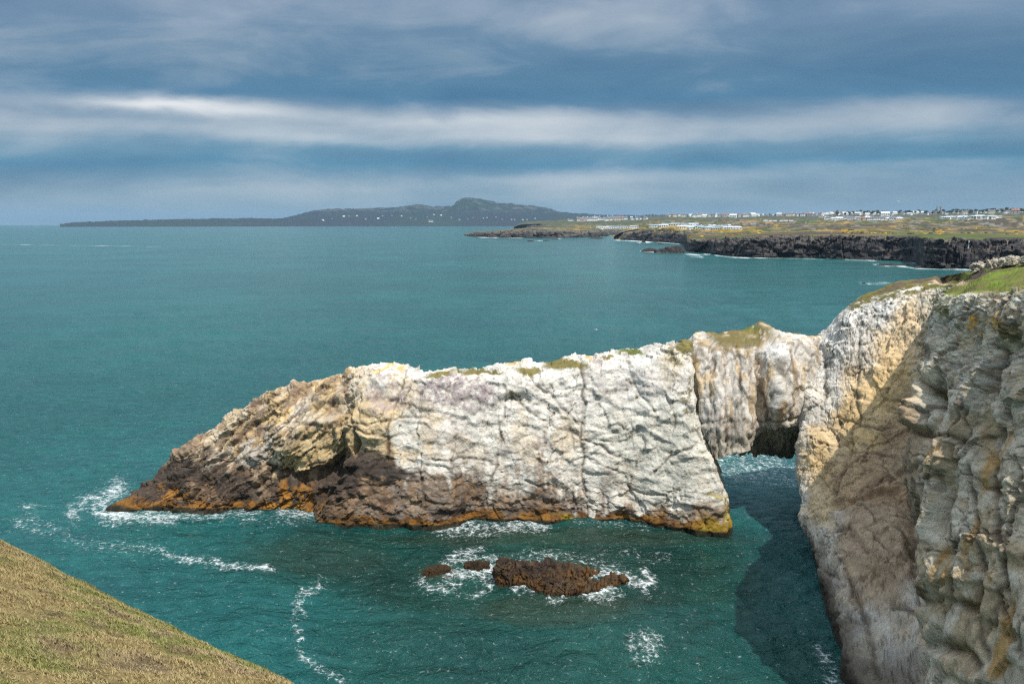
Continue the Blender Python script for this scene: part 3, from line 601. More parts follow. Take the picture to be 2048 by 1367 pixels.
def paint_cliff(G, n, px, py, qv, P):
    w1 = fbm(G*.35, 4, 501); w2 = fbm(G*.35, 4, 511); w3 = fbm(G*1.3, 4, 521); w4 = fbm(G*4, 3, 531); w5 = fbm(G*9, 2, 541)
    qx = px+18*w1+9*w3; qy = py+18*w2+9*w3
    col = np.ones(G.shape)*np.array((.58, .54, .47))
    col = mixc(col, (.64, .62, .58), sst(w2+.4*w3, -.1, .5)*.7)
    for x, y, rx, ry, a, k in [(1810, 680, 62, 150, 22, .85), (1760, 800, 90, 110, 20, .85), (1690, 910, 70, 100, 10, .75), (1635, 960, 34, 110, 0, .7), (1860, 740, 12, 50, 15, .6), (1740, 700, 40, 60, 10, .4)]:
        col = mixc(col, (.60, .42, .20), ell(qx, qy, x, y, rx, ry, a)*k)
    # brown massive rock low on the face
    for x, y, rx, ry, a in [(1760, 1070, 105, 150, 10), (1720, 960, 80, 70, 0), (1800, 900, 60, 120, 20)]:
        col = mixc(col, (.37, .255, .155), ell(qx, qy, x, y, rx, ry, a)*.85)
    col = mixc(col, (.33, .24, .13), sst(w1+w3*.5, .2, .6)*.4*sst(py, 1000, 1150))
    # near nose: grey rock, green lichen above, rust runs
    nz = sst(qx, 1815, 1870)
    nc = np.ones(G.shape)*np.array((.55, .47, .355))
    nc = mixc(nc, (.62, .56, .455), sst(w3+.5*w2, -.2, .4)*.8); nc = mixc(nc, (.40, .27, .13), sst(w1-.3*w3, .1, .5)*.5)
    run = fbm(G*np.array([.9, .9, .12]), 4, 551)
    nc = mixc(nc, (.56, .28, .07), sst(run, .12, .45)*.85*sst(py, 820, 930))
    nc = mixc(nc, (.44, .30, .14), sst(run, .0, .35)*.6*sst(py, 840, 930))
    lich = (1-sst(qy, 740, 860))
    nc = mixc(nc, (.34, .34, .22), lich*sst(w3+.6*w4, -.2, .45)*.75); nc = mixc(nc, (.62, .61, .56), lich*sst(w4-.3*w3, .1, .5)*.75)
    for x, y, rx, ry in [(2005, 640, 30, 26), (1955, 655, 14, 30), (2020, 612, 14, 12)]: nc = mixc(nc, (.62, .33, .05), ell(qx, qy, x, y, rx, ry)*sst(w4+w3, .1, .4))
    col = col*(1-nz[..., None])+nc*nz[..., None]
    # crumbly top of the far face with dark tufts
    up_ = (1-sst(qy, 660, 800))*(1-nz)*(1-.75*ell(qx, qy, 1815, 700, 70, 110, 20))
    col = mixc(col, (.68, .67, .64), up_*.55); col = mixc(col, (.13, .11, .07), up_*sst(w4+.5*w3+.3*w5, .35, .6)*.8)
    col = mixc(col, (.12, .10, .07), sst(w4+w5*.6, .6, .9)*.4)
    jl, jf, _ = cliff_joints(G, px)
    col = mixc(col, (.09, .065, .045), np.clip(crackmap(px, py, CR_C, G)+.7*jl+.45*jf, 0, 1)*.8)
    col = col*(1+.16*fbm(G*1.7, 5, 49)+.12*fbm(G*6, 3, 50))[..., None]
    # tide zone
    hz = G[..., 2]; col = mixc(col, (.10, .075, .05), (1-sst(hz+w1, 1.5, 4))*.85); col = mixc(col, (.03, .025, .02), (1-sst(hz+.5*w1, .5, 1.6))*.9)
    # turf and the worn path
    tp = (1-sst(qv, 1.86, 2.02))[None, :]*sst(px+30*w3, 1660, 1720)
    tc_ = np.ones(G.shape)*np.array((.13, .14, .03)); tc_ = mixc(tc_, (.15, .21, .025), sst(w2+.4*w3, -.1, .4)); tc_ = mixc(tc_, (.17, .12, .06), sst(w3-.2*w1, .15, .5)*.8)
    br = 1-sst(px, 1850, 1885)
    tc_ = mixc(tc_, (.15, .12, .04), br*.85)
    tc_ = mixc(tc_, (.60, .58, .53), br*sst(w3+.3*w4, .15, .35)*(sst(qv, 1.45, 1.7))[None, :]*.9)
    tc_ = mixc(tc_, (.52, .38, .27), ell(px+6*w3, py+3*w2, 1898, 563, 38, 9, 8)*.95)
    tc_ = mixc(tc_, (.07, .05, .04), ell(px, py+3*w3, 1955, 552, 55, 7, -20)*.95); tc_ = mixc(tc_, (.10, .07, .05), np.maximum(ell(px, py+3*w3, 1860, 556, 50, 5, -12), ell(px, py+2*w3, 1780, 576, 40, 4, -18))*.85)
    col = col*(1-tp[..., None])+tc_*tp[..., None]
    for x, y, rx, ry in [(1760, 600, 18, 10), (1720, 612, 14, 10), (1790, 590, 30, 8), (1880, 622, 14, 22), (1895, 640, 10, 16), (2035, 660, 16, 30), (1665, 700, 8, 6), (1862, 785, 10, 8)]:
        col = mixc(col, (.11, .10, .03), ell(qx, qy, x, y, rx, ry)*.85*sst(w4, -.5, 0))
    return col*tone(G, 9)[..., None]
G, qv = sheet(CRB, .075, [8, 60, 60, 70, 66, 80, 70, 5])
P, col = build_rock(G, qv, CR_C, disp_cliff, paint_cliff, flip=True)
cl = place_rock('cliff', P, col, M_CLIFF, None, flip=True)
tag(cl, kind='structure')

# ------------------------------------------------------------------ rocks in the cove
def sea_rock(name, ribs, label, seed, du=.08, nv=10, cat='sea rock', mat=None, group=None, amp=1.0, paintf=None):
    """ribs: (front waterline px,py), (crest px,py,dY), back dY"""
    C = []
    for (fx, fy), (cx, cy, dy), bk in ribs:
        f = WG(fx, fy); c = W(cx, cy, f[1]+dy)
        C.append([f+np.array([0, -.5, -1.2]), f, .45*f+.55*c+np.array([0, -.1, .35*c[2]*.3]), c, c+np.array([0, bk*.4, -.25*abs(c[2])]), np.array([c[0], f[1]+bk+dy, -1.2])])
    G, qv = sheet(C, du, [6, nv, nv, nv, nv])
    n = normals(G); s = 1/amp
    ca, sa = math.cos(math.radians(-18)), math.sin(math.radians(-18))
    Bx = np.stack([G[..., 0]*ca+G[..., 2]*sa, G[..., 1], -G[..., 0]*sa+G[..., 2]*ca], -1)
    c1, e1 = cells(Bx*np.array([1.1, 1.0, .5])*s, seed, .8); c2, e2 = cells(Bx*np.array([3.0, .9, 1.0])*s, seed+20, .6); c3, _ = cells(G*6*s, seed+40, .8)
    P = G+n*((c1*.14+c2*.17+c3*.04-.10*(1-sst(e1, 0, .12)))*amp)[..., None]
    strat = fbm(Bx*np.array([.35, .5, 3.2])*s, 4, seed+80); P = P+n*(strat*.09*amp)[..., None]
    w3 = fbm(G*1.6*s, 4, seed+60); w4 = fbm(G*5*s, 3, seed+70)
    col = np.ones(G.shape)*np.array((.045, .03, .022)); col = mixc(col, (.10, .062, .036), sst(w3, 0, .5)*.8); col = mixc(col, (.15, .075, .02), (1-sst(G[..., 2]+.7*w3, .0, .7))*.7)
    col = mixc(col, (.09, .08, .02), sst(w4+w3, .6, .9)*.5); col = mixc(col, (.015, .01, .008), sst(-strat, .25, .55)*.8); col = mixc(col, (.02, .015, .01), (1-sst(G[..., 2], 0, .2))*.7)
    if paintf is not None: col = paintf(G, w3, w4)
    loc = G[:, 4].mean(0); loc[2] = 0
    me = raw_mesh(name, P-loc, grid_faces(*P.shape[:2]), mat or M_DARK, False, col); o = link(name, me); o.location = loc
    if label: tag(o, label, cat, group)
    return o
r1 = sea_rock('sea_rock', [((988, 1140), (990, 1136, .3), 1.0), ((993, 1163), (997, 1120, .8), 2.2), ((1015, 1168), (1010, 1116, 1.0), 2.6), ((1040, 1166), (1030, 1129, 1.2), 2.6), ((1062, 1170), (1060, 1126, 1.2), 2.6), ((1090, 1165), (1090, 1127, 1.4), 2.6),
  ((1125, 1160), (1120, 1130, 1.3), 2.6), ((1160, 1158), (1155, 1137, 1.0), 2.4), ((1188, 1155), (1182, 1140, .6), 1.6), ((1200, 1150), (1198, 1147, .2), .8)], None, 600)
r2 = sea_rock('front_ledge', [((1060, 1170), (1063, 1164, .3), .8), ((1075, 1180), (1078, 1153, .8), 2.0), ((1110, 1186), (1100, 1156, 1.0), 2.2), ((1140, 1189), (1135, 1161, 1.0), 2.2), ((1170, 1187), (1165, 1166, 1.0), 2.2),
  ((1200, 1183), (1195, 1163, .9), 2.0), ((1225, 1172), (1225, 1153, .8), 2.0), ((1250, 1166), (1245, 1150, .6), 1.6), ((1256, 1160), (1254, 1157, .2), .6)], None, 640)
root = bpy.data.objects.new('sea_rock', None); scn.collection.objects.link(root); root.location = WG(1120, 1165)
tag(root, 'low jagged brown rock breaking the surface of the cove in front of the arch', 'sea rock')
r1.name = 'back_ridge'
for o in (r1, r2): o.parent = root; o.location = o.location-root.location
sea_rock('submerged_rock', [((848, 1139), (850, 1138.6, .2), .8), ((862, 1141), (864, 1137, .5), 1.8), ((885, 1139), (882, 1135, .6), 1.8), ((902, 1135), (901, 1134.5, .2), .8)], 'small brown rock just awash in foam left of the jagged rock in the cove', 660, amp=.4)
sea_rock('submerged_rock', [((928, 1128), (929, 1127.5, .2), .8), ((945, 1131), (946, 1125, .5), 1.4), ((965, 1130), (963, 1126, .5), 1.4), ((980, 1127), (979, 1126, .2), .8)], 'brown slab awash in white foam touching the left end of the jagged cove rock', 680, amp=.5)

# ------------------------------------------------------------------ sea
FOAMLINES = [ # (polyline, width px, strength)
 ([(215, 985), (190, 992), (165, 1003), (140, 1022), (150, 1030)], 9, .8), ([(236, 972), (205, 1000), (200, 1018), (218, 1030)], 12, 1.05), ([(215, 1028), (260, 1032), (300, 1034), (345, 1030)], 8, 1.05), ([(345, 1026), (400, 1028), (470, 1024), (520, 1026)], 6, .8), ([(560, 1030), (625, 1030)], 6, .95), ([(480, 1035), (560, 1045), (620, 1040)], 6, .5),
 ([(300, 1018), (340, 1014), (345, 1010)], 4, 1.0), ([(485, 1015), (508, 1002)], 3, .9),
 ([(40, 1010), (80, 1008)], 4, .6), ([(30, 1050), (60, 1030), (80, 1055)], 7, .6), ([(60, 1058), (100, 1050), (140, 1070), (200, 1085), (300, 1090)], 8, .48), ([(320, 1095), (370, 1112), (410, 1113)], 5, .85), ([(410, 1118), (460, 1130), (540, 1136)], 5, .95),
 ([(300, 1088), (330, 1098)], 6, .6), ([(645, 1153), (635, 1170), (610, 1182)], 5, .8), ([(608, 1182), (595, 1205), (605, 1222)], 6, .9), ([(590, 1225), (588, 1250), (600, 1270), (598, 1300)], 5, .7), ([(598, 1310), (620, 1318), (650, 1335), (700, 1362)], 6, .7),
 ([(880, 1050), (930, 1052), (985, 1056), (1040, 1050), (1090, 1050)], 8, .95), ([(900, 1040), (940, 1046), (960, 1060)], 9, .8), ([(1150, 1046), (1220, 1047), (1300, 1050)], 4, .45),
 ([(890, 1128), (900, 1108), (925, 1096), (960, 1090)], 6, .95), ([(900, 1115), (940, 1105), (990, 1106)], 4, .9), ([(893, 1122), (905, 1138), (950, 1138), (990, 1145)], 8, 1.05), ([(955, 1135), (990, 1128)], 12, 1.15), ([(840, 1150), (850, 1163), (880, 1170), (905, 1176)], 7, .75), ([(895, 1140), (900, 1160), (925, 1165)], 6, .7),
 ([(930, 1178), (955, 1184), (975, 1170), (970, 1155)], 4, .8), ([(1030, 1170), (1050, 1162), (1068, 1168)], 7, 1.15), ([(1095, 1187), (1100, 1196), (1120, 1200)], 4, .8), ([(1125, 1187), (1132, 1178)], 5, 1.1), ([(1170, 1190), (1195, 1188), (1225, 1180)], 6, 1.05), ([(1180, 1198), (1215, 1205), (1245, 1190)], 5, .6),
 ([(1185, 1148), (1210, 1142)], 6, 1.1), ([(1215, 1138), (1255, 1150), (1280, 1165), (1305, 1160), (1290, 1142)], 6, 1.0), ([(1262, 1160), (1290, 1168)], 6, 1.1), ([(1295, 1175), (1295, 1192)], 3, .7), ([(1030, 1112), (1100, 1108), (1170, 1118), (1240, 1135)], 8, .6), ([(1200, 1105), (1260, 1100), (1300, 1115)], 8, .35), ([(1310, 1100), (1340, 1105)], 5, .4),
 ([(1455, 915), (1500, 925), (1560, 930)], 18, .72), ([(1470, 945), (1530, 950), (1590, 955)], 12, .6), ([(1560, 915), (1595, 945)], 10, .6), ([(1640, 1285), (1665, 1325), (1690, 1362)], 8, .7), ([(1660, 1340), (1685, 1366)], 10, .7),
 # surf along the far coast
 ([(955, 474), (1000, 475), (1050, 475.5)], 1.6, 1.1), ([(1060, 482), (1085, 481)], 1.1, 1.1), ([(1110, 478), (1120, 477)], 1.1, 1.1), ([(1230, 480), (1260, 481.5), (1300, 483), (1370, 487.5)], 1.5, 1.2), ([(1275, 485), (1310, 484)], 1.6, 1.3), ([(1282, 502), (1320, 504.5)], 1.8, 1.1), ([(1370, 508), (1400, 510), (1420, 508)], 2., 1.1), ([(1380, 513), (1405, 514)], 1.2, 1.0), ([(1430, 510), (1460, 514), (1500, 516)], 1.8, 1.1), ([(1500, 515.5), (1600, 517), (1650, 519)], 1.6, 1.), ([(1690, 519), (1755, 521)], 2., 1.1), ([(1745, 529), (1795, 532)], 2.2, 1.2), ([(1800, 532), (1830, 536)], 2.5, 1.1), ([(1830, 536), (1880, 538), (1945, 540)], 2.5, 1.2), ([(1820, 525), (1840, 527)], 2, 1.), ([(1718, 565), (1750, 567), (1785, 566)], 2.5, .95), ([(0, 489), (60, 489.5), (180, 491), (320, 493)], .8, .75)]
def foam_field(px, py):
    m = np.zeros(px.shape); q3 = np.stack([px/14., py/7., 0*px], -1); jx = 7*fbm(q3, 3, 61)*sst(py, 600, 800); jy = 4*fbm(q3, 3, 64)*sst(py, 600, 800)
    for line, wd, st in FOAMLINES:
        far = line[0][1] < 700
        q = segdist(px+jx, py+jy, line)/(wd*(.75 if far else 1.7)); m = np.maximum(m, st*(.85 if far else .76)*np.exp(-q*q*.9))
    for x, y, rx, ry, k in [(1290, 1290, 42, 40, .5), (1300, 1275, 25, 14, .58), (1500, 930, 90, 34, .5)]:
        q = ((px-x)/rx)**2+((py-y)/ry)**2; m = np.maximum(m, k*np.exp(-q*q))
    return m
azs = np.concatenate([np.arange(-180, -46, 6), np.arange(-46, 46.01, .26), np.arange(52, 181, 6)])*math.pi/180
rs = [12.]
while rs[-1] < 26000:
    r = rs[-1]; rs.append(r*(1+(.0055 if r < 115 else min(.03, .0055+(r-115)/9000))))
rs = np.array(rs); A, Rr = np.meshgrid(azs, rs, indexing='ij')
S = np.stack([Rr*np.sin(A), Rr*np.cos(A), -drop(Rr)], -1)
fx, fy = proj(S); fx = np.where(S[..., 1] > 5, fx, -9999); fm = foam_field(fx, fy); fm = fm*(.78+.45*fbm(np.stack([fx/9., fy/4., 0*fx], -1), 3, 67))
rng = np.random.default_rng(3); hw = 0
for k in range(16):
    lam = 1.6*1.22**k; th = math.radians(200+rng.normal()*38); kx, ky = math.cos(th)*2*math.pi/lam, math.sin(th)*2*math.pi/lam
    ph = kx*S[..., 0]+ky*S[..., 1]+rng.random()*6.3+1.2*vnoise(S*(.35/lam*2), 90+k)
    hw = hw+.006*lam**.85*(1-np.abs(np.sin(ph/2))*2)
S[..., 2] += hw*1.25*(1-sst(Rr, 150, 500))
S[..., 2] += fm*.10*(1-sst(Rr, 120, 200))
cove = (1-sst(fy, -99, -98)) + ell(fx, fy, 1050, 1110, 620, 110)*.9+ell(fx, fy, 1200, 1300, 600, 200)*.7
cove = np.clip(cove, 0, 1)*sst(fy, 1000, 1060)
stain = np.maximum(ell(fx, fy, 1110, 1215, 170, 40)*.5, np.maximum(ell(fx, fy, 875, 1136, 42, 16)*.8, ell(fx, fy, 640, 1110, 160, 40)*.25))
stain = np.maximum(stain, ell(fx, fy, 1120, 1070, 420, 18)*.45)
mw, g = mat_new('sea_water')
ob = g.new('ShaderNodeTexCoord').outputs['Object']
foam = g.new('ShaderNodeAttribute', attribute_name='foam').outputs['Fac']; cv = g.new('ShaderNodeAttribute', attribute_name='cove').outputs['Fac']; st = g.new('ShaderNodeAttribute', attribute_name='stain').outputs['Fac']
nA = g.noise(ob, .012, 4, .55); nB = g.noise(g.mapping(ob, (.35, 1, 1)), .09, 5, .6)
deep = g.mix(g.maprange(nA, .35, .68), (.008, .088, .086), (.012, .122, .115))
nC = g.noise(g.mapping(ob, (.4, 1, 1), (0, 0, .15)), .5, 6, .7)
deep = g.mix(g.math('MULTIPLY', g.maprange(nC, .5, .75), .4), deep, (.004, .040, .048))
deep = g.mix(g.math('MULTIPLY', g.maprange(nB, .4, .7), .45), deep, (.007, .070, .078))
emer = g.mix(g.maprange(g.noise(ob, .11, 4), .35, .65), (.003, .032, .026), (.006, .054, .042))
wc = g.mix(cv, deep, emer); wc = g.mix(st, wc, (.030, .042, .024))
# foam filaments
dv = g.new('ShaderNodeVectorMath', {0: ob, 1: g.new('ShaderNodeVectorMath', {0: g.noise(ob, .8, 4, .6, out='Color'), 1: (1.3, 1.3, 0)}, operation='MULTIPLY').outputs[0]}, operation='ADD').outputs[0]
dv2 = g.mapping(dv, (1, 1, 0))
vo = g.new('ShaderNodeTexVoronoi', {'Vector': dv2, 'Scale': 2.0}, feature='DISTANCE_TO_EDGE').outputs['Distance']
vo2 = g.new('ShaderNodeTexVoronoi', {'Vector': dv2, 'Scale': 6.5}, feature='DISTANCE_TO_EDGE').outputs['Distance']
nF = g.noise(g.mapping(ob, (1, 1, 0)), 2.0, 5, .66)
fil = g.math('MINIMUM', g.math('MULTIPLY', vo, 2.2), g.math('ADD', g.math('MULTIPLY', vo2, 2.2), .16))
thr = g.math('SUBTRACT', g.math('MULTIPLY', foam, 1.0), g.math('ADD', g.math('MULTIPLY', fil, 1.7), g.math('MULTIPLY', g.math('SUBTRACT', .60, nF), 2.2)))
ff = g.math('ADD', g.math('MULTIPLY', g.maprange(thr, -.22, .50), .85), g.math('MULTIPLY', g.maprange(g.math('ADD', foam, g.math('SUBTRACT', nF, .5)), .2, 1.05), .38), clamp=True)
# scattered tiny whitecaps on open water
wcap = g.maprange(g.noise(g.mapping(ob, (.5, 1, 0)), .22, 8, .72), .755, .80)
ff = g.math('MAXIMUM', ff, g.math('MULTIPLY', wcap, .5))
ff = g.math('MULTIPLY', ff, .8)
colr = g.mix(ff, wc, (.78, .82, .82))
w1 = g.noise(g.mapping(ob, (.85, 1.1, 1), (0, 0, .35)), .6, 6, .62, .6); w2 = g.noise(g.mapping(ob, (.8, 1.3, 1), (0, 0, -.3)), 2.4, 4, .6, .3); w0 = g.noise(g.mapping(ob, (.5, 1.2, 1), (0, 0, .2)), .07, 5, .6)
wA = g.noise(g.mapping(ob, (.45, 1.2, 1), (0, 0, -.2)), .022, 5, .65); nn = bump(g, wA, .8, 9.0); nn = bump(g, w0, .9, 3.2, nn); nn = bump(g, w1, 1.0, 1.05, nn); nn = bump(g, w2, .9, .18, nn)
finish(g, colr, g.mix(ff, (.14, .14, .14), (.8, .8, .8)), nn, .5, **{'IOR': 1.33})
me = raw_mesh('sea', S, grid_faces(len(azs), len(rs), True), mw, True, None, {'foam': fm, 'cove': cove, 'stain': stain})
tag(link('sea', me), kind='structure')

# ------------------------------------------------------------------ grassy slope under and left of the camera
NX, NYv = .577, .817
def slope_z(x, y):
    s = x*NX+y*NYv; t = -x*NYv+y*NX; q = s-3.96
    P3 = np.stack([x, y, np.zeros_like(x)], -1)
    q2 = q - .0035*(t-8)**2*.5 + .10*fbm(P3*.35, 3, 710)
    z = 27.56-1.11*q2-.11*q2*q2+.05*(8.6-t)*sst(s, 1.5, 3.5)
    return np.maximum(z, -4)
xs = np.linspace(-34, 16, 620); ys = np.linspace(-14, 26, 500)
XX, YY = np.meshgrid(xs, ys, indexing='ij'); ZZ = slope_z(XX, YY)
P3 = np.stack([XX, YY, ZZ], -1); ZZ = ZZ+.05*fbm(P3*1.3, 4, 720)+.025*fbm(P3*5, 3, 725)
G = np.stack([XX, YY, ZZ], -1)
def turf_col(P):
    a = fbm(P*.7, 4, 730); b = fbm(P*2.6, 4, 740); c = fbm(P*9, 3, 750)
    col = np.ones(P.shape)*np.array((.26, .20, .09)); col = mixc(col, (.14, .16, .04), sst(.45*a+.7*b, -.15, .3)*.85); col = mixc(col, (.30, .21, .13), sst(b-.4*a, .1, .5)*.7)
    s = P[..., 0]*NX+P[..., 1]*NYv
    col = mixc(col, (.15, .165, .035), sst(s+.5*a, 3.0, 4.2)*.75)
    return mixc(col, (.13, .095, .055), sst(c+.3*b, .25, .7)*.75)
mt, g = mat_new('turf'); ob = g.new('ShaderNodeTexCoord').outputs['Object']; at = g.new('ShaderNodeAttribute', attribute_name='Col').outputs['Color']
n1 = g.noise(ob, 28, 6, .7); c = g.mix(1.0, at, g.ramp(n1, [(.3, (.45, .45, .42)), (.7, (1.35, 1.3, 1.25))]), 'MULTIPLY')
finish(g, c, .95, bump(g, n1, .8, .03), .1)
me = raw_mesh('grass_slope', G, grid_faces(len(xs), len(ys)), mt, True, turf_col(G)); gs = tag(link('grass_slope', me), kind='structure')
# matted grass blades over the part of the slope the photograph can see
bv = BVHTree.FromPolygons([tuple(p) for p in G[::4, ::4].reshape(-1, 3)], [tuple(q) for q in grid_faces(*G[::4, ::4].shape[:2])]) if False else None
N = 330000; rg = np.random.default_rng(5)
bx = rg.uniform(-11, 1.0, N*3); by = rg.uniform(2.5, 13.5, N*3); s = bx*NX+by*NYv
bz = slope_z(bx, by); pp = np.stack([bx, by, bz], -1); qx, qy = proj(pp)
keep = (qx > -120) & (qy < 1480) & (s < 4.9) & (s > 1.2) & (by > 2.6); bx, by, bz = bx[keep][:N], by[keep][:N], bz[keep][:N]
pp = np.stack([bx, by, bz], -1); bz = bz+.05*fbm(pp*1.3, 4, 720)+.025*fbm(pp*5, 3, 725); n_ = len(bx); pp[:, 2] = bz; lipk = 1+1.3*sst(bx*NX+by*NYv, 3.3, 4.1)*sst(fbm(pp*3, 3, 765), -.1, .3)
lean = rg.uniform(0, 2*math.pi, n_); hgt = lipk*rg.uniform(.004, .022, n_)*(1+.7*fbm(pp*4, 3, 761)); out = rg.uniform(.008, .035, n_); wd = rg.uniform(.002, .0045, n_)
dx, dy = np.cos(lean), np.sin(lean)
b0 = pp+np.stack([-dy*wd, dx*wd, -0.006+0*wd], -1); b1 = pp+np.stack([dy*wd, -dx*wd, -.006+0*wd], -1)
# follow the slope when leaning out
gz = slope_z(bx+dx*.1, by+dy*.1)-slope_z(bx, by)
tip = pp+np.stack([dx*out, dy*out, hgt+gz*out/.1], -1)
V = np.stack([b0, b1, tip], 1).reshape(-1, 3); Fq = np.arange(len(V)).reshape(-1, 3)
bc = turf_col(pp); kk = rg.random(n_)[:, None]; bc = bc*(.8+.9*kk); bc = np.where(rg.random(n_)[:, None] < .3, bc*.5+np.array((.38, .31, .16))*.5, bc); bc = np.repeat(bc, 3, 0)
mg, g = mat_new('grass_blade'); at = g.new('ShaderNodeAttribute', attribute_name='Col').outputs['Color']; finish(g, at, .8, None, .15)
tag(link('grass', raw_mesh('grass', V, Fq, mg, False, bc)), 'matted straw and green grass covering the slope at lower left', 'grass', kind='stuff')

# ------------------------------------------------------------------ far land
def far_sheet(name, key, rows, npx, nvs, paint, cliff_rows=(0, 2), nz=1.0, jag=1.0, kind='structure', sd=800):
    """rows: list of (r values or None for sea level, y pixels) over key px"""
    px = np.linspace(key[0], key[-1], npx); C = []
    for r, y in rows:
        yy = interp(px, key, y) if not np.isscalar(y) else np.full(npx, float(y))
        if r is None: C.append(WG(px, yy, 0.0))
        elif r == 'under': q = C[-1].copy(); q[:, :2] *= .992; q[:, 2] = -3-drop(np.hypot(q[:, 0], q[:, 1])); C.append(q)
        elif isinstance(r, tuple) and r[0] == 'x':
            base = np.hypot(C[0][:, 0], C[0][:, 1]); rr = base+interp(px, key, r[1]) if not np.isscalar(r[1]) else base+r[1]; C.append(WR(px, yy, rr))
        else: rr = interp(px, key, r) if not np.isscalar(r) else np.full(npx, float(r)); C.append(WR(px, yy, rr))
    C = np.stack(C, 1)
    fz = drop(np.hypot(C[:, 0, 0], C[:, 0, 1])); C[:, 0, 2] -= fz+.0
    K = C.shape[1]; qv = np.concatenate([np.arange(n)/n+i for i, n in enumerate(nvs)]+[[K-1]])
    G = np.swapaxes(pchip(np.arange(K), np.swapaxes(C, 0, 1), qv), 0, 1)
    r = np.hypot(G[..., 0], G[..., 1]); cl = (1-sst(qv, cliff_rows[1]-.3, cliff_rows[1]+.2))[None, :]; foot = sst(qv, 0, .3)[None, :]
    sc = (r/700.)[..., None]
    P = G.copy(); g1 = G/sc**.7
    # broken slate cliffs
    st_ = np.stack([g1[..., 0]*.6, g1[..., 1]*.6, g1[..., 2]*2.2], -1)
    c1, e1 = cells(g1*.035, sd, .8); c2, _ = cells(st_*.14, sd+10, .8); c3, _ = cells(st_*.4, sd+20, .8)
    rad = G[..., :2]/r[..., None]
    d = (c1*5+c2*2.2+c3*1.1-3*(1-sst(e1, 0, .06)))*cl*jag
    P[..., :2] -= rad*d[..., None]
    P[..., 2] += cl*foot*(c2*1.1+c3*.8)*jag
    hl = (1-cl)*nz
    P[..., 2] += hl*(fbm(G*.008, 4, sd+30)*4.0+fbm(G*.022, 4, sd+40)*2.4)*np.clip(r/1200, .5, 2.2)*np.clip((r-600)/600, .15, 1)
    n = normals(P); n = np.where(n[..., 2:3] < 0, -n, n)
    col = paint(P, n, px[:, None]+0*r, r, qv, cl*np.ones_like(r))
    me = raw_mesh(name, P, grid_faces(*P.shape[:2], True), M_FAR, False, col)
    o = tag(link(name, me), kind=kind); return o, P
def land_paint(P, n, px, r, qv, cl):
    a = fbm(P*.006, 4, 901); b = fbm(P*.02, 4, 911); c = fbm(P*.06, 3, 921); e = fbm(P*np.array([.02, .02, .6]), 4, 931); f = fbm(P*.2, 3, 941)
    col = np.ones(P.shape)*np.array((.17, .13, .065)); col = mixc(col, (.10, .13, .03), sst(a+.4*b, -.05, .3)); col = mixc(col, (.075, .055, .04), sst(b-.5*a, -.05, .3)*.9)
    hum = sst(r, 850, 1300)
    col = mixc(col, (.05, .06, .025), sst(-c-.3*b, .1, .4)*.8*hum); col = mixc(col, (.24, .23, .21), sst(c+.4*b, .25, .5)*.8*hum)
    col = mixc(col, (.40, .24, .03), sst(fbm(P*.012, 4, 951)+.5*c, .2, .6)*.7*hum*(1-sst(r, 2600, 3600)))
    col = mixc(col, (.07, .08, .04), sst(r, 2400, 3600)*.75)
    k = np.ones(P.shape)*np.array((.045, .042, .045)); k = mixc(k, (.12, .10, .085), sst(e+.3*f, .0, .5)*.8); k = mixc(k, (.02, .019, .02), sst(-f-.3*e, .1, .5)*.7)
    col = col*.85
    top_ = (sst(qv, .8, 1.6))[None, :]; k = mixc(k, (.15, .13, .09), top_*sst(c+f, -.2, .5)*.85)
    cl2 = sst(cl+.25*c+.2*f, .35, .6)
    k = mixc(k, (.012, .012, .012), (1-sst(P[..., 2]+drop(r), .5, 2.5))*.8)
    return col*(1-cl2[..., None])+k*cl2[..., None]
KEY = [1228, 1262, 1300, 1345, 1366, 1374, 1410, 1450, 1500, 1550, 1612, 1622, 1680, 1750, 1825, 1850, 1900, 1960, 2050, 2250, 2700]
foot = [478, 480, 483, 486, 488, 502, 506, 511, 514, 515, 516, 516, 517.5, 519.5, 524, 536, 537.5, 536, 537, 540, 548]
edge = [477, 471, 467, 468, 478, 484, 484, 483, 481, 478, 476, 481, 477, 477, 478, 480, 482, 484, 486, 488, 492]
lip = [476, 466, 461, 461, 469, 476, 478, 477, 474, 472, 471, 472, 471, 472, 474, 475, 476, 477, 478, 480, 483]
o_land, P_land = far_sheet('coastal_land', KEY, [(None, foot), (('x', [30, 26, 30, 40, 16, 10, 18, 24, 14, 22, 30, 8, 16, 24, 22, 14, 12, 20, 26, 20, 20]), edge), (('x', [90, 80, 95, 110, 50, 40, 60, 70, 46, 60, 80, 40, 50, 66, 60, 40, 46, 60, 70, 60, 60]), lip),
   (('x', 160), [475, 466, 459, 459, 465, 468, 470, 471, 468, 467, 467, 467, 467, 467, 468, 469, 470, 471, 472, 473, 475]),
   (1500, [474, 464, 458, 458, 460, 461, 461, 462, 461, 460, 460, 460, 460, 459, 460, 460, 460, 460, 461, 461, 461]),
   (2000, [471, 460, 454, 454, 454, 454, 453, 453, 453, 452, 451, 451, 449, 449, 450, 450, 449, 446, 447, 447, 447]),
   (2700, [468, 455, 446, 446, 445, 445, 445, 445, 445, 445, 444, 444, 442, 442, 442, 442, 440, 437, 437, 437, 437]),
   (3600, [465, 450, 438, 438, 438, 438, 438, 437, 437, 437, 436, 436, 434, 433, 433, 433, 432, 430, 428, 428, 428]),
   (5200, [462, 446, 433, 433, 433, 433, 433, 432, 432, 432, 429, 429, 426, 426, 427, 427, 424, 422, 419, 418, 418]),
   (6200, [461, 450]+[442]*19)], 1500, [16, 9, 12, 34, 26, 26, 22, 14, 5], land_paint)
KA = [928, 950, 1000, 1040, 1080, 1150, 1195, 1212, 1220]
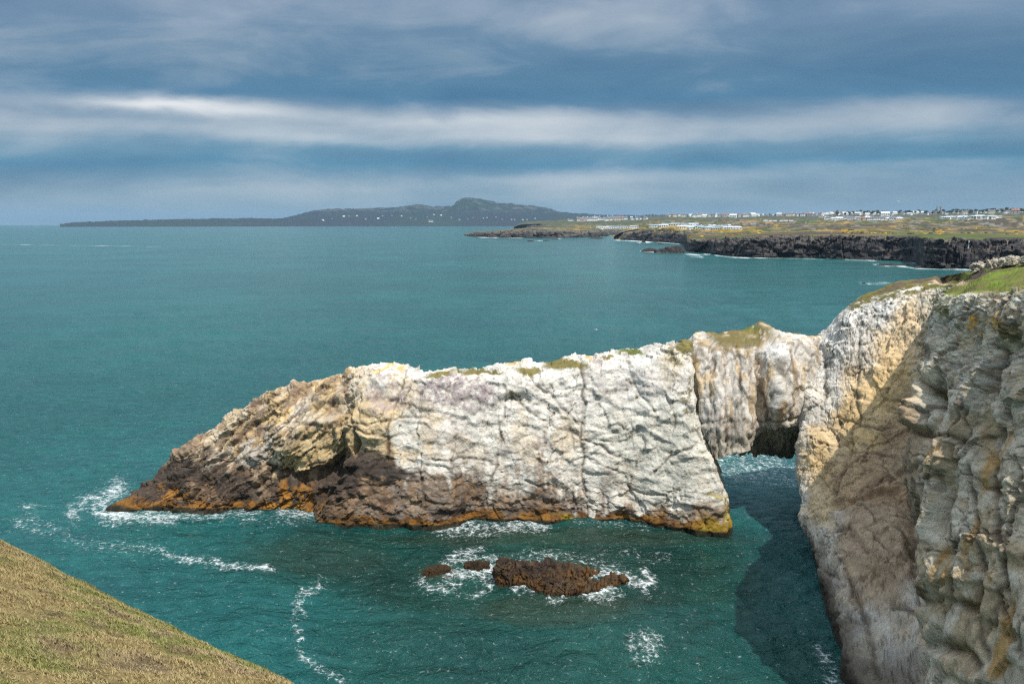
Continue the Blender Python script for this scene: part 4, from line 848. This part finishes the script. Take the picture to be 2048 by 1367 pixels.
o_hA, P_hA = far_sheet('headland', KA, [(None, [470.6, 473, 475, 475.5, 475.5, 474.5, 473, 471.5, 470.5]), (('x', 25), [469.8, 469, 468, 466, 466, 466, 466, 468, 470]), (('x', 90), [469.6, 465.5, 462.5, 460, 458.5, 460, 459, 464, 469.5]),
   (('x', 320), [469.3, 464, 461, 458, 455.5, 456, 456, 462, 469]), (('x', 520), [469.0, 465, 461.6, 457, 455, 455, 456, 462, 468.6]), (('x', 760), [469.2, 468, 467, 466, 465, 463, 463, 466, 468.6])], 500, [10, 8, 10, 8, 6], land_paint, nz=.25, sd=1000)
KB = [1028, 1040, 1060, 1090, 1130, 1200, 1240, 1300, 1360]
o_b, P_b = far_sheet('bay_shore', KB, [(None, [457, 458, 459.5, 460, 462, 468.5, 469.5, 470, 470]), (('x', 90), [455.5, 454, 452.5, 453, 457, 464, 464, 464, 464]), (('x', 240), [454.6, 450.5, 449.5, 450, 452, 458, 458, 458, 458]),
   (3400, [453.3, 449.5, 447.5, 446.5, 446, 446, 446, 446, 446]), (3900, [453, 447.5, 444.5, 443.8, 443, 441, 440, 440, 440]), (4800, [453, 446.5, 443, 441, 439, 437, 436, 436, 436]), (5600, [453.5, 451, 450, 449, 447, 446, 446, 446, 446])], 420, [8, 8, 14, 8, 8, 4], land_paint, nz=.2, jag=.7, sd=1100)
def hill_paint(P, n, px, r, qv, cl):
    a = fbm(P*.0012, 4, 961); b = fbm(P*.004, 4, 971); c = fbm(P*.012, 3, 981)
    col = np.ones(P.shape)*np.array((.020, .034, .042)); col = mixc(col, (.022, .042, .034), sst(a+.4*b, 0, .35)*.9); col = mixc(col, (.024, .028, .036), sst(b-.4*a, .05, .4)*.8)  # blue of the distant haze is partly painted into these hill colours
    col = mixc(col, (.075, .08, .085), sst(c+.3*b, .05, .4)*sst(P[..., 2], 120, 190)*.9)
    return mixc(col, (.03, .03, .035), (1-sst(P[..., 2]+drop(r)+6*b, 2, 12))*.8)
KH = [120, 150, 300, 420, 560, 590, 640, 700, 790, 820, 845, 864, 905, 916, 935, 960, 990, 1060, 1100, 1120, 1150, 1240, 1330, 1600, 2300]
far_hills, P_h = far_sheet('far_hills', KH, [(7000, [452.3]*25), (7150, [451.6, 451.2]+[450.2]*2+[449.2]*21),
   (7500, [451.2, 450.0, 446.5, 445.5, 445, 444.5, 443.5, 443, 442]+[441]*11+[443]*5),
   (8200, [450.6, 448.2, 443.5, 441, 440.5, 438.5, 434, 432, 429, 428, 427, 428, 425, 422, 421, 421, 423, 427, 430, 433, 435, 437, 438, 438, 438]),
   (9000, [450.1, 446.5, 441, 438, 437, 431, 420, 417.5, 415, 411, 409.5, 413.5, 411.5, 401.5, 395.5, 398.5, 405, 412, 418, 424, 428, 430, 432, 432, 428]),
   (9900, [449.7, 448, 444, 442, 441, 438, 430, 428, 425, 422, 421, 424, 422, 416, 412, 412, 416, 420, 424, 428, 432, 436, 436, 436, 434])], 1300, [8, 14, 18, 22, 6], hill_paint, nz=1.6, jag=.5, sd=1200)

# far skerries: each a thing of its own
def dark_paint(G, w3, w4):
    c = np.ones(G.shape)*np.array((.04, .036, .036)); return mixc(c, (.10, .08, .065), sst(w3, .1, .5)*.7)
def skerry(x0, x1, yb, yt, label, seed, depth=None, name='skerry'):
    n = 5; ribs = []
    d = float(WG((x0+x1)/2, yb)[1]); dep = depth or (x1-x0)/F*d*.35
    for i in range(n):
        t = i/(n-1); k = math.sin(math.pi*min(1, max(0, t*.92+.04)))**.6*(1-.35*((i*seed) % 3)/2); x = x0+(x1-x0)*t
        ribs.append(((x, yb), (x+(x0-x1)*.02, yb-(yb-yt)*k, dep*.4), dep))
    return sea_rock(name, ribs, label, seed, du=max(.4, (x1-x0)/F*d/60), nv=4, amp=max(1., (yb-yt)/F*d*.28), paintf=dark_paint, mat=M_DARK, cat='rock')
skerry(1284, 1318, 503.5, 496, 'low dark skerry with surf at its left tip, left of the larger humped islet', 3)
skerry(1312, 1372, 505.5, 489.5, 'humped black rock islet just left of the long dark cliff', 5)
skerry(1757, 1790, 531, 525.5, 'black humped rock in white surf left of the dark cliff point', 7)
skerry(1782, 1822, 531, 527.5, 'long flat black rock in surf between the humped rock and the dark cliff point', 4)
skerry(1830, 1850, 536, 530, 'small dark rock in surf against the foot of the cliff point', 8)
skerry(1054, 1068, 482.5, 480.3, 'leftmost of the tiny dark rocks awash below the low headland', 3)
skerry(1086, 1098, 481.5, 479.6, 'tiny dark rock awash below the low headland, second from the left', 5)
skerry(1104, 1118, 478.7, 476.6, 'tiny dark rock awash below the low headland, third from the left', 7)
skerry(1180, 1208, 477, 473.8, 'flat dark rock off the right end of the low headland', 9)
skerry(1206, 1215, 472.2, 467.6, 'small block of rock standing at the left edge of the sandy cove', 2)
skerry(1282, 1292, 485.4, 481.8, 'small black rock in bright surf below the low cliff beside the beach', 6)
skerry(1316, 1328, 488, 485.2, 'low black rock in surf at the foot of the dark headland right of the beach', 3)
skerry(1722, 1731, 566.4, 564.4, 'tiny black rock tip in a patch of foam left of the near cliff top', 5)

# boulders on the cliff top
cl_bvh = BVHTree.FromObject(cl, bpy.context.evaluated_depsgraph_get())
def ground_at(bvh, px, py):
    d = Vector(ray(px, py)).normalized(); h = bvh.ray_cast(Vector((0, 0, CAMZ)), d, 40000); return h[0]
import bmesh
def boulder(px, py, wpx, hpx, label, seed, Yd=None):
    p = ground_at(cl_bvh, px, py)
    if p is None or (p-Vector((0, 0, CAMZ))).length > 130: p = Vector(W(px, py, 64))
    s = (p.y*CP-(p.z-CAMZ)*SP)/F; rx, rz = wpx*s*.43, hpx*s
    bm = bmesh.new(); bmesh.ops.create_icosphere(bm, subdivisions=5, radius=1); V = np.array([v.co for v in bm.verts]); Fa = np.array([[v.index for v in f.verts] for f in bm.faces]); bm.free()
    c, e = cells(V*1.25+seed*3.1, seed, .9); c2, _ = cells(V*3.5+seed, seed+3, .8)
    R = 1+.22*c+.07*c2+.05*fbm(V*4+seed, 3, seed); V2 = V*R[:, None]
    V2[:, 2] = np.maximum(V2[:, 2], -.5); V2 = V2*np.array([rx, rx*.8, rz*.66])
    V2[:, 2] += rz*.40
    w3 = fbm(V*3+seed, 4, seed+9); w4 = fbm(V*9+seed, 3, seed+12)
    col = np.ones(V.shape)*np.array((.36, .33, .27)); col = mixc(col, (.55, .50, .40), sst(w3, .0, .4)*.8); col = mixc(col, (.50, .33, .13), sst(w3-w4*.3, .45, .7)*.8); col = mixc(col, (.10, .09, .07), sst(w4-.4*w3, .2, .5)*.7)
    me = raw_mesh('boulder', V2, Fa, M_CLIFF, True, col); o = link('boulder', me); o.location = p
    tag(o, label, 'boulder'); return o
boulder(1957, 543, 34, 17, 'low tan lichened boulder at the left end of the row on the cliff top', 11)
boulder(1985, 538, 30, 20, 'tall pale pointed boulder second from the left on the cliff top', 12)
boulder(2005, 535, 24, 17, 'rounded pale boulder third from the left leaning on the pointed one', 13)
boulder(2026, 532, 30, 17, 'dark grey domed boulder by itself on the grass near the right edge', 14)
boulder(2052, 530, 32, 20, 'grey boulder cut off by the right edge of the photo', 15)

# ------------------------------------------------------------------ houses, caravans and trees of the far shore
dg = bpy.context.evaluated_depsgraph_get()
bvhs = [BVHTree.FromObject(o, dg) for o in (o_land, o_hA, o_b, far_hills)]
def land_hit(px, py):
    d = Vector(ray(px, py)).normalized(); best = None
    for b in bvhs:
        h = b.ray_cast(Vector((0, 0, CAMZ)), d, 40000)
        if h[0] is not None and (best is None or h[3] < best[1]): best = (h[0], h[3])
    return best
W_WHITE = flat_mat('white_render', (.80, .80, .77), .7, .06); W_CREAM = flat_mat('cream_render', (.66, .60, .46), .7, .1); W_GREY = flat_mat('grey_render', (.42, .43, .44), .7, .1); W_GREEN = flat_mat('green_panel', (.30, .48, .36), .6, .1); W_STONE = flat_mat('stone_wall', (.34, .29, .24), .8, .2)
R_SLATE = flat_mat('slate_roof', (.13, .14, .17), .6, .2); R_RED = flat_mat('red_tile_roof', (.28, .12, .08), .8, .2); R_PALE = flat_mat('pale_roof', (.62, .64, .66), .5, .1); R_TEAL = flat_mat('blue_grey_roof', (.25, .36, .42), .6, .1)
GLASS = flat_mat('dark_window', (.05, .06, .07), .2, .1)
def house_mesh(name, L, D, H, RH, wall, roof, chim=0, windows=0, hip=0.):
    V, Fs, mi = [], [], []
    def box(x0, x1, y0, y1, z0, z1, m):
        b = len(V); V.extend([(x0, y0, z0), (x1, y0, z0), (x1, y1, z0), (x0, y1, z0), (x0, y0, z1), (x1, y0, z1), (x1, y1, z1), (x0, y1, z1)])
        for f in [(0, 1, 5, 4), (1, 2, 6, 5), (2, 3, 7, 6), (3, 0, 4, 7), (4, 5, 6, 7)]: Fs.append([b+i for i in f]); mi.append(m)
    box(-L/2, L/2, -D/2, D/2, -3, H, 0)
    b = len(V); e = .4; hp = hip*D/2
    V.extend([(-L/2-e, -D/2-e, H-.15), (L/2+e, -D/2-e, H-.15), (L/2+e, D/2+e, H-.15), (-L/2-e, D/2+e, H-.15), (-L/2-e+hp, 0, H+RH), (L/2+e-hp, 0, H+RH)])
    Fs.append([b, b+1, b+5, b+4]); Fs.append([b+2, b+3, b+4, b+5]); Fs.append([b+1, b+2, b+5, b+5]); Fs.append([b+3, b, b+4, b+4]); mi.extend([1, 1, 0 if not hip else 1, 0 if not hip else 1])
    for i in range(chim): x = (-1, 1, 0)[i]*(L/2-.7); box(x-.5, x+.5, -.5, .5, H+RH-1.0, H+RH+1.2, 0)
    for i in range(windows):
        x = -L/2+(i+.5)*L/windows
        for z in ([1.0] if H < 3.6 else [.9, 3.4]): box(x-.6, x+.6, -D/2-.06, -D/2+.02, z, z+1.2, 2)
    Fs = [list(dict.fromkeys(f)) for f in Fs]
    me = bpy.data.meshes.new(name); me.from_pydata(V, [], Fs)
    for m in (wall, roof, GLASS): me.materials.append(m)
    me.polygons.foreach_set('material_index', mi); me.update(); return me
HM = {'house': [house_mesh('house', 11, 7, 5.2, 2.6, W_WHITE, R_SLATE, 2, 3), house_mesh('house', 15, 8, 5.0, 2.8, W_WHITE, R_PALE, 1, 4), house_mesh('house', 9, 7.5, 4.8, 3.0, W_WHITE, R_SLATE, 1, 2, .8), house_mesh('house', 12, 8, 5, 2.8, W_CREAM, R_SLATE, 2, 3), house_mesh('house', 10, 8, 5, 2.6, W_GREY, R_RED, 1, 2)],
      'bungalow': [house_mesh('bungalow', 14, 8, 3.0, 2.2, W_WHITE, R_SLATE, 1, 4), house_mesh('bungalow', 12, 8, 3.0, 2.0, W_CREAM, R_RED, 1, 3), house_mesh('bungalow', 13, 8, 3.0, 1.8, W_WHITE, R_PALE, 0, 3, .8)],
      'caravan': [house_mesh('static_caravan', 10.5, 3.7, 3.0, .6, W_WHITE, R_PALE, 0, 4), house_mesh('static_caravan', 10.5, 3.7, 3.0, .6, W_CREAM, R_TEAL, 0, 4), house_mesh('static_caravan', 9.5, 3.6, 2.9, .6, W_WHITE, R_TEAL, 0, 3)],
      'chalet': [house_mesh('chalet', 9, 5, 2.7, 1.2, W_GREEN, R_PALE, 0, 2), house_mesh('chalet', 9, 5, 2.7, 1.2, W_GREY, R_PALE, 0, 2)]}
NM = {'house': 'house', 'bungalow': 'bungalow', 'caravan': 'static_caravan', 'chalet': 'chalet'}; CT = {'house': 'house', 'bungalow': 'bungalow', 'caravan': 'caravan', 'chalet': 'chalet'}
rh = random.Random(11); used = []
def settle(kind, px, py, label, group, var=None, rot=None, sc=1.0, gap=2.0):
    for (a, b) in used:
        if abs(a-px) < gap and abs(b-py) < gap*.45: return None
    h = land_hit(px, py)
    if h is None: return None
    p = h[0]; used.append((px, py)); vs = HM[kind]; me = vs[(rh.randrange(len(vs)) if var is None else var)]
    o = link(NM[kind], me); yaw = math.atan2(p.x, p.y); o.location = p+Vector((0, 0, -.2)); o.rotation_euler = (0, 0, -yaw+(rh.uniform(-.9, .9) if rot is None else rot)); o.scale = (sc, sc, sc)
    tag(o, label, CT[kind], group); return o
def cluster(kind, n, x0, x1, yf, dy, label, group, sc=(.9, 1.3), rot=None, var=None, gap=2.0):
    for i in range(n):
        x = x0+(x1-x0)*(i+.5+rh.uniform(-.4, .4))/n; settle(kind, x, yf(x)+rh.uniform(-dy, dy), label, group, var, rot, rh.uniform(*sc), gap)
# single landmarks first
settle('house', 1415, 432.6, 'large white gabled house standing on the skyline ridge left of the chimneyed terrace', None, 0, .7, 2.0)
settle('house', 1263, 435.5, 'tall flat fronted white block at the right end of the bay terrace', None, 1, 0, 1.9)
settle('bungalow', 1141, 442, 'white house by itself at the left end of the bay terrace', None, 0, .2, 2.0)
settle('bungalow', 862, 443.5, 'long white building near the shore below the left of the mountain', None, 0, 0, 3.2)
settle('bungalow', 1475, 458.5, 'long white caravan unit alone on the green field by the gorse', None, 2, 0, 1.35)
settle('bungalow', 1490, 449, 'cream bungalow on the left of a pair beside orange gorse', None, 1, .1, 1.1)
settle('bungalow', 1506, 448.4, 'white bungalow on the right of a pair beside orange gorse', None, 0, .1, 1.1)
settle('house', 1641, 434.8, 'pale house alone at the left end of the large cluster of flat roofed houses', None, 3, 0, 1.3)
settle('house', 1369, 432.6, 'white house with a tall gable standing higher than its neighbours on the ridge', None, 2, .5, 1.7)
settle('house', 2030, 427.5, 'large grey roofed house among the farthest houses near the right edge', None, 4, .1, 2.6)
cluster('house', 24, 1158, 1250, lambda x: 442.4-(x-1158)*.035, 1.3, 'white seafront house in the tightly packed terrace above the distant bay', 'white terrace above the bay', (1.6, 2.8), .15, gap=2.2)
cluster('house', 10, 1205, 1292, lambda x: 441.8-(x-1205)*.03, .6, 'white house standing just below the bay terrace', 'white houses below the bay terrace', (1.6, 2.3), var=2, gap=2.5)
cluster('caravan', 17, 1196, 1272, lambda x: 456.6, .5, 'white static caravan in the row behind the sandy cove', 'static caravans behind the sandy cove', (1.5, 2.0), 0.1, gap=2.5)
cluster('caravan', 26, 1305, 1392, lambda x: 455-(x-1305)*.06, .9, 'white static caravan in the long line above the dark headland', 'static caravans above the dark headland', (1.5, 2.0), 0.1, gap=2.5)
cluster('caravan', 30, 1362, 1462, lambda x: 457.5-abs(x-1420)*.03, 2.8, 'pale caravan in the crowded park beside the green field', 'caravan park beside the green field', (1.2, 1.7), gap=2.8)
cluster('bungalow', 10, 1385, 1460, lambda x: 452.5, 1.5, 'small house among the caravans above the green field', 'small houses among the caravans', (.7, .95), gap=3)
for i_, (x_, w_) in enumerate(zip([1531, 1541, 1550, 1563, 1572, 1582], ['leftmost of', 'second from the left in', 'third from the left in', 'fourth from the left in', 'fifth from the left in', 'rightmost of'])):
    settle('chalet', x_, 443.3, 'pale chalet, %s the row of six on the green heath' % w_, 'chalets on the heath', [0, 1, 1, 0, 1, 0][i_], 0., 1.2)
cluster('house', 22, 1330, 1500, lambda x: 433.6, 1.0, 'white house scattered along the ridge above the heath', 'white houses along the ridge', (1.8, 2.7), gap=3)
cluster('house', 34, 1490, 1650, lambda x: 431.5, 1.8, 'small pale house of the distant village strung along the skyline', 'distant village along the skyline', (1.6, 2.4), gap=2)
cluster('bungalow', 30, 1648, 1800, lambda x: 438.2, 1.3, 'pale bungalow in the dense estate behind the gorse hummocks', 'bungalow estate behind the gorse', (1.5, 2.2), .1, gap=3)
cluster('house', 26, 1650, 1790, lambda x: 428.5, 3.0, 'small house on the wooded rise above the bungalow estate', 'houses on the wooded rise', (1.3, 2.0), gap=2)
cluster('house', 22, 1800, 2046, lambda x: 429-(x-1800)*.02, 2.0, 'small white house among trees on the far right skyline', 'far white houses among trees', (1.2, 1.9), gap=3)
cluster('caravan', 40, 1885, 2000, lambda x: 436.5, 1.8, 'white caravan in the large distant site at far right', 'distant caravan site at far right', (1.6, 2.4), gap=2.4)
cluster('house', 16, 640, 910, lambda x: 435+math.sin(x*.07)*4, 2.5, 'tiny white farmhouse on the slopes below the far hills', 'white farmhouses on the far hills', (.8, 1.6), gap=4)
cluster('house', 12, 915, 1080, lambda x: 438+math.sin(x*.05)*3, 1.5, 'tiny white cottage between the mountain and the sea', 'white cottages below the mountain', (.8, 1.7), gap=4)

# trees: one built, then copied
trunk_m = flat_mat('bark', (.10, .07, .05), .9, .2, 8)
mcr, g = mat_new('tree_leaves'); ob = g.new('ShaderNodeTexCoord').outputs['Object']; finish(g, g.mix(g.noise(ob, .9, 4), (.018, .034, .016), (.06, .08, .03)), .9)
def tree_meshes(seed):
    r = np.random.default_rng(seed); V, Fs = [], []
    for k in range(170):
        u = r.normal(size=3); u /= np.linalg.norm(u); q = u*np.array([4.2, 3.8, 3.0])*r.uniform(.35, 1.05)*(1+.25*math.sin(u[0]*4+seed)); q[2] += 6.2; s_ = r.uniform(.5, 1.1)
        t = r.normal(size=3); t /= np.linalg.norm(t); v = np.cross(t, u); v /= np.linalg.norm(v)+1e-6
        b = len(V); V += [q-t*s_, q+v*s_*.8, q+t*s_, q-v*s_*.8]; Fs.append([b, b+1, b+2, b+3])
    cr = raw_mesh('crown', V, Fs, mcr, False)
    V, Fs = [], []
    for i, (z, rr) in enumerate([(-2, .45), (0, .38), (3, .25), (6.5, .08)]):
        for j in range(6): a = j*math.pi/3; V.append((rr*math.cos(a)+.1*i, rr*math.sin(a), z))
    for i in range(3):
        for j in range(6): Fs.append([i*6+j, i*6+(j+1) % 6, i*6+6+(j+1) % 6, i*6+6+j])
    return cr, raw_mesh('trunk', V, Fs, trunk_m, True)
TM = [tree_meshes(s) for s in (1, 2, 3)]
def tree(px, py, label, group, sc):
    h = land_hit(px, py)
    if h is None: return
    c, t = TM[rh.randrange(3)]; o = bpy.data.objects.new('tree', None); scn.collection.objects.link(o); o.location = h[0]; o.scale = (sc*rh.uniform(1, 1.5), sc, sc*rh.uniform(.8, 1.1)); o.rotation_euler = (0, 0, rh.uniform(0, 6.28))
    link('crown', c, o); link('trunk', t, o); tag(o, label, 'tree', group)
for grp, lab, xs_, yf, dy, sc in [
  ('trees on the wooded rise', 'dark tree on the wooded rise above the bungalow estate', np.linspace(1668, 1770, 34), lambda x: 428.5, 3.0, 1.7),
  ('trees among the far right houses', 'dark tree among the far right houses', np.linspace(1795, 2046, 64), lambda x: 428.5-(x-1795)*.02, 2.6, 1.8),
  ('trees along the skyline village', 'small dark tree along the skyline village', np.linspace(1300, 1650, 44), lambda x: 430.8, 1.4, 1.4),
  ('trees above the bay terrace', 'dark tree on the ridge above the bay terrace', np.linspace(1282, 1330, 7), lambda x: 431.0, .4, 1.6)]:
    for x in xs_: tree(x+rh.uniform(-3, 3), yf(x)+rh.uniform(-dy, dy), lab, grp, sc*rh.uniform(.8, 1.25))
# gorse: uncountable bushes over the hummocks
rg = np.random.default_rng(21); V, Fs, C_ = [], [], []
r_ = np.hypot(P_land[..., 0], P_land[..., 1]); fld = fbm(P_land*.012, 4, 951)+.5*fbm(P_land*.06, 3, 921); ii = np.argwhere((fld > .42) & (r_ > 900) & (r_ < 2900)); rg.shuffle(ii)
for (i, j) in ii[:900]:
    p = P_land[i, j]+np.array([rg.normal()*14, rg.normal()*14, -.3]); s_ = rg.uniform(1.0, 2.6); cc = (.44, .26, .02) if rg.random() < .55 else (.09, .10, .03)
    b = len(V)
    for (a, k_, z) in [(0, 1, 0), (1.57, 1, 0), (3.14, 1, 0), (4.71, 1, 0), (.8, .7, .7), (2.4, .7, .8), (3.9, .7, .65), (5.5, .7, .8)]: V.append(p+np.array([math.cos(a)*s_*k_*1.3, math.sin(a)*s_*k_, z*s_*rg.uniform(.8, 1.2)]))
    for f in [(0, 1, 5, 4), (1, 2, 6, 5), (2, 3, 7, 6), (3, 0, 4, 7), (4, 5, 6, 7)]: Fs.append([b+q for q in f])
    C_ += [np.array(cc)*rg.uniform(.6, 1.3)]*8
tag(link('gorse', raw_mesh('gorse', V, Fs, mg, False, np.array(C_))), 'orange flowering gorse over the hummocks behind the dark cliff', 'gorse', kind='stuff')

# two distant towers on the right skyline, a marker post and gulls
def tower(px, py, label):
    h = land_hit(px, py)
    if h is None: return
    V, Fs = [], []; lv = [(-3, 7), (0, 6.5), (34, 6.0), (35, 6.8), (38, 6.8), (39, 4.0), (42, 3.6)]
    for z, r in lv:
        for j in range(12): a = j*math.pi/6; V.append((r*math.cos(a), r*math.sin(a), z))
    for i in range(len(lv)-1):
        for j in range(12): Fs.append([i*12+j, i*12+(j+1) % 12, i*12+12+(j+1) % 12, i*12+12+j])
    o = link('tower', raw_mesh('tower', V, Fs, W_STONE, False)); o.location = h[0]; o.scale = (.7, .7, .8); tag(o, label, 'tower')
tower(1874, 424.5, 'left of the two small towers on the right skyline'); tower(1881, 424.5, 'right of the two small towers on the right skyline')
def post(px, y0, y1):
    h = land_hit(px, y0)
    if h is None: return
    hh = (y0-y1)/F*h[1]; V, Fs = [], []
    lv = [(-1.5, .34), (0, .32), (hh*.85, .24), (hh*.86, .42), (hh*.93, .42), (hh, .12)]
    for z, r in lv:
        for j in range(8): a = j*math.pi/4; V.append((r*math.cos(a)+z*.06, r*math.sin(a), z))
    for i in range(len(lv)-1):
        for j in range(8): Fs.append([i*8+j, i*8+(j+1) % 8, i*8+8+(j+1) % 8, i*8+8+j])
    o = link('marker_post', raw_mesh('marker_post', V, Fs, W_WHITE, True)); o.location = h[0]; tag(o, 'slim white post standing on the dark far cliff near the right edge', 'post')
post(1936, 496, 484)
def gull(px, py, Yd, label, yaw, sc=1.0):
    # fuselage as a loft with two bent wings, one continuous mesh
    V, Fs = [], []
    prof = [(-.30, .015, 0), (-.22, .05, .0), (-.1, .075, 0), (.05, .08, .0), (.16, .055, .02), (.21, .045, .035), (.25, .035, .035), (.30, .006, .025)]
    for x, r, z in prof:
        for j in range(10): a = j*math.pi/5; V.append((x, r*math.cos(a), z+r*math.sin(a)*.9))
    for i in range(len(prof)-1):
        for j in range(10): Fs.append([i*10+j, i*10+(j+1) % 10, i*10+10+(j+1) % 10, i*10+10+j])
    for sgn in (-1, 1):
        b = len(V)
        for y, z, xf, xb in [(.05, .03, .09, -.08), (.28, .14, .12, -.03), (.48, .12, .06, -.05), (.68, .04, -.06, -.10)]:
            V += [(xf, sgn*y, z), (xb, sgn*y, z), (xf, sgn*y, z+.012), (xb, sgn*y, z+.012)]
        for i in range(3):
            q = b+i*4
            for f in [(0, 1, 5, 4), (2, 6, 7, 3), (0, 4, 6, 2), (1, 3, 7, 5)]: Fs.append([q+k for k in f])
    b = len(V); V += [(-.26, -.03, 0), (-.26, .03, 0), (-.42, .07, 0), (-.42, -.07, 0)]; Fs.append([b, b+1, b+2, b+3])
    o = link('gull', raw_mesh('gull', V, Fs, W_WHITE, True)); o.location = W(px, py, Yd); o.rotation_euler = (.25, .1, yaw); o.scale = (sc,)*3; tag(o, label, 'gull')
gull(1797, 403, 260, 'white gull gliding high in the sky above the right skyline', .4)
gull(1192, 659, 110, 'white gull gliding low over open water above the middle of the arch rock', 2.6, .8)

# ------------------------------------------------------------------ sea air
bpy.ops.mesh.primitive_cube_add(size=1); hz = bpy.context.object; hz.name = 'haze'
hz.scale = (54000, 54000, 420); hz.location = (0, 0, 420/2-60)
mh = bpy.data.materials.new('air'); mh.use_nodes = True; g = NT(mh.node_tree); g.n.clear()
pv = g.new('ShaderNodeVolumePrincipled', {'Color': (.37, .59, .82, 1), 'Density': 3.5e-5, 'Anisotropy': 0.0})
g.new('ShaderNodeOutputMaterial', {'Volume': pv.outputs[0]}); hz.data.materials.append(mh)
tag(hz, 'thin blue sea air that softens the far hills', 'haze', kind='stuff')
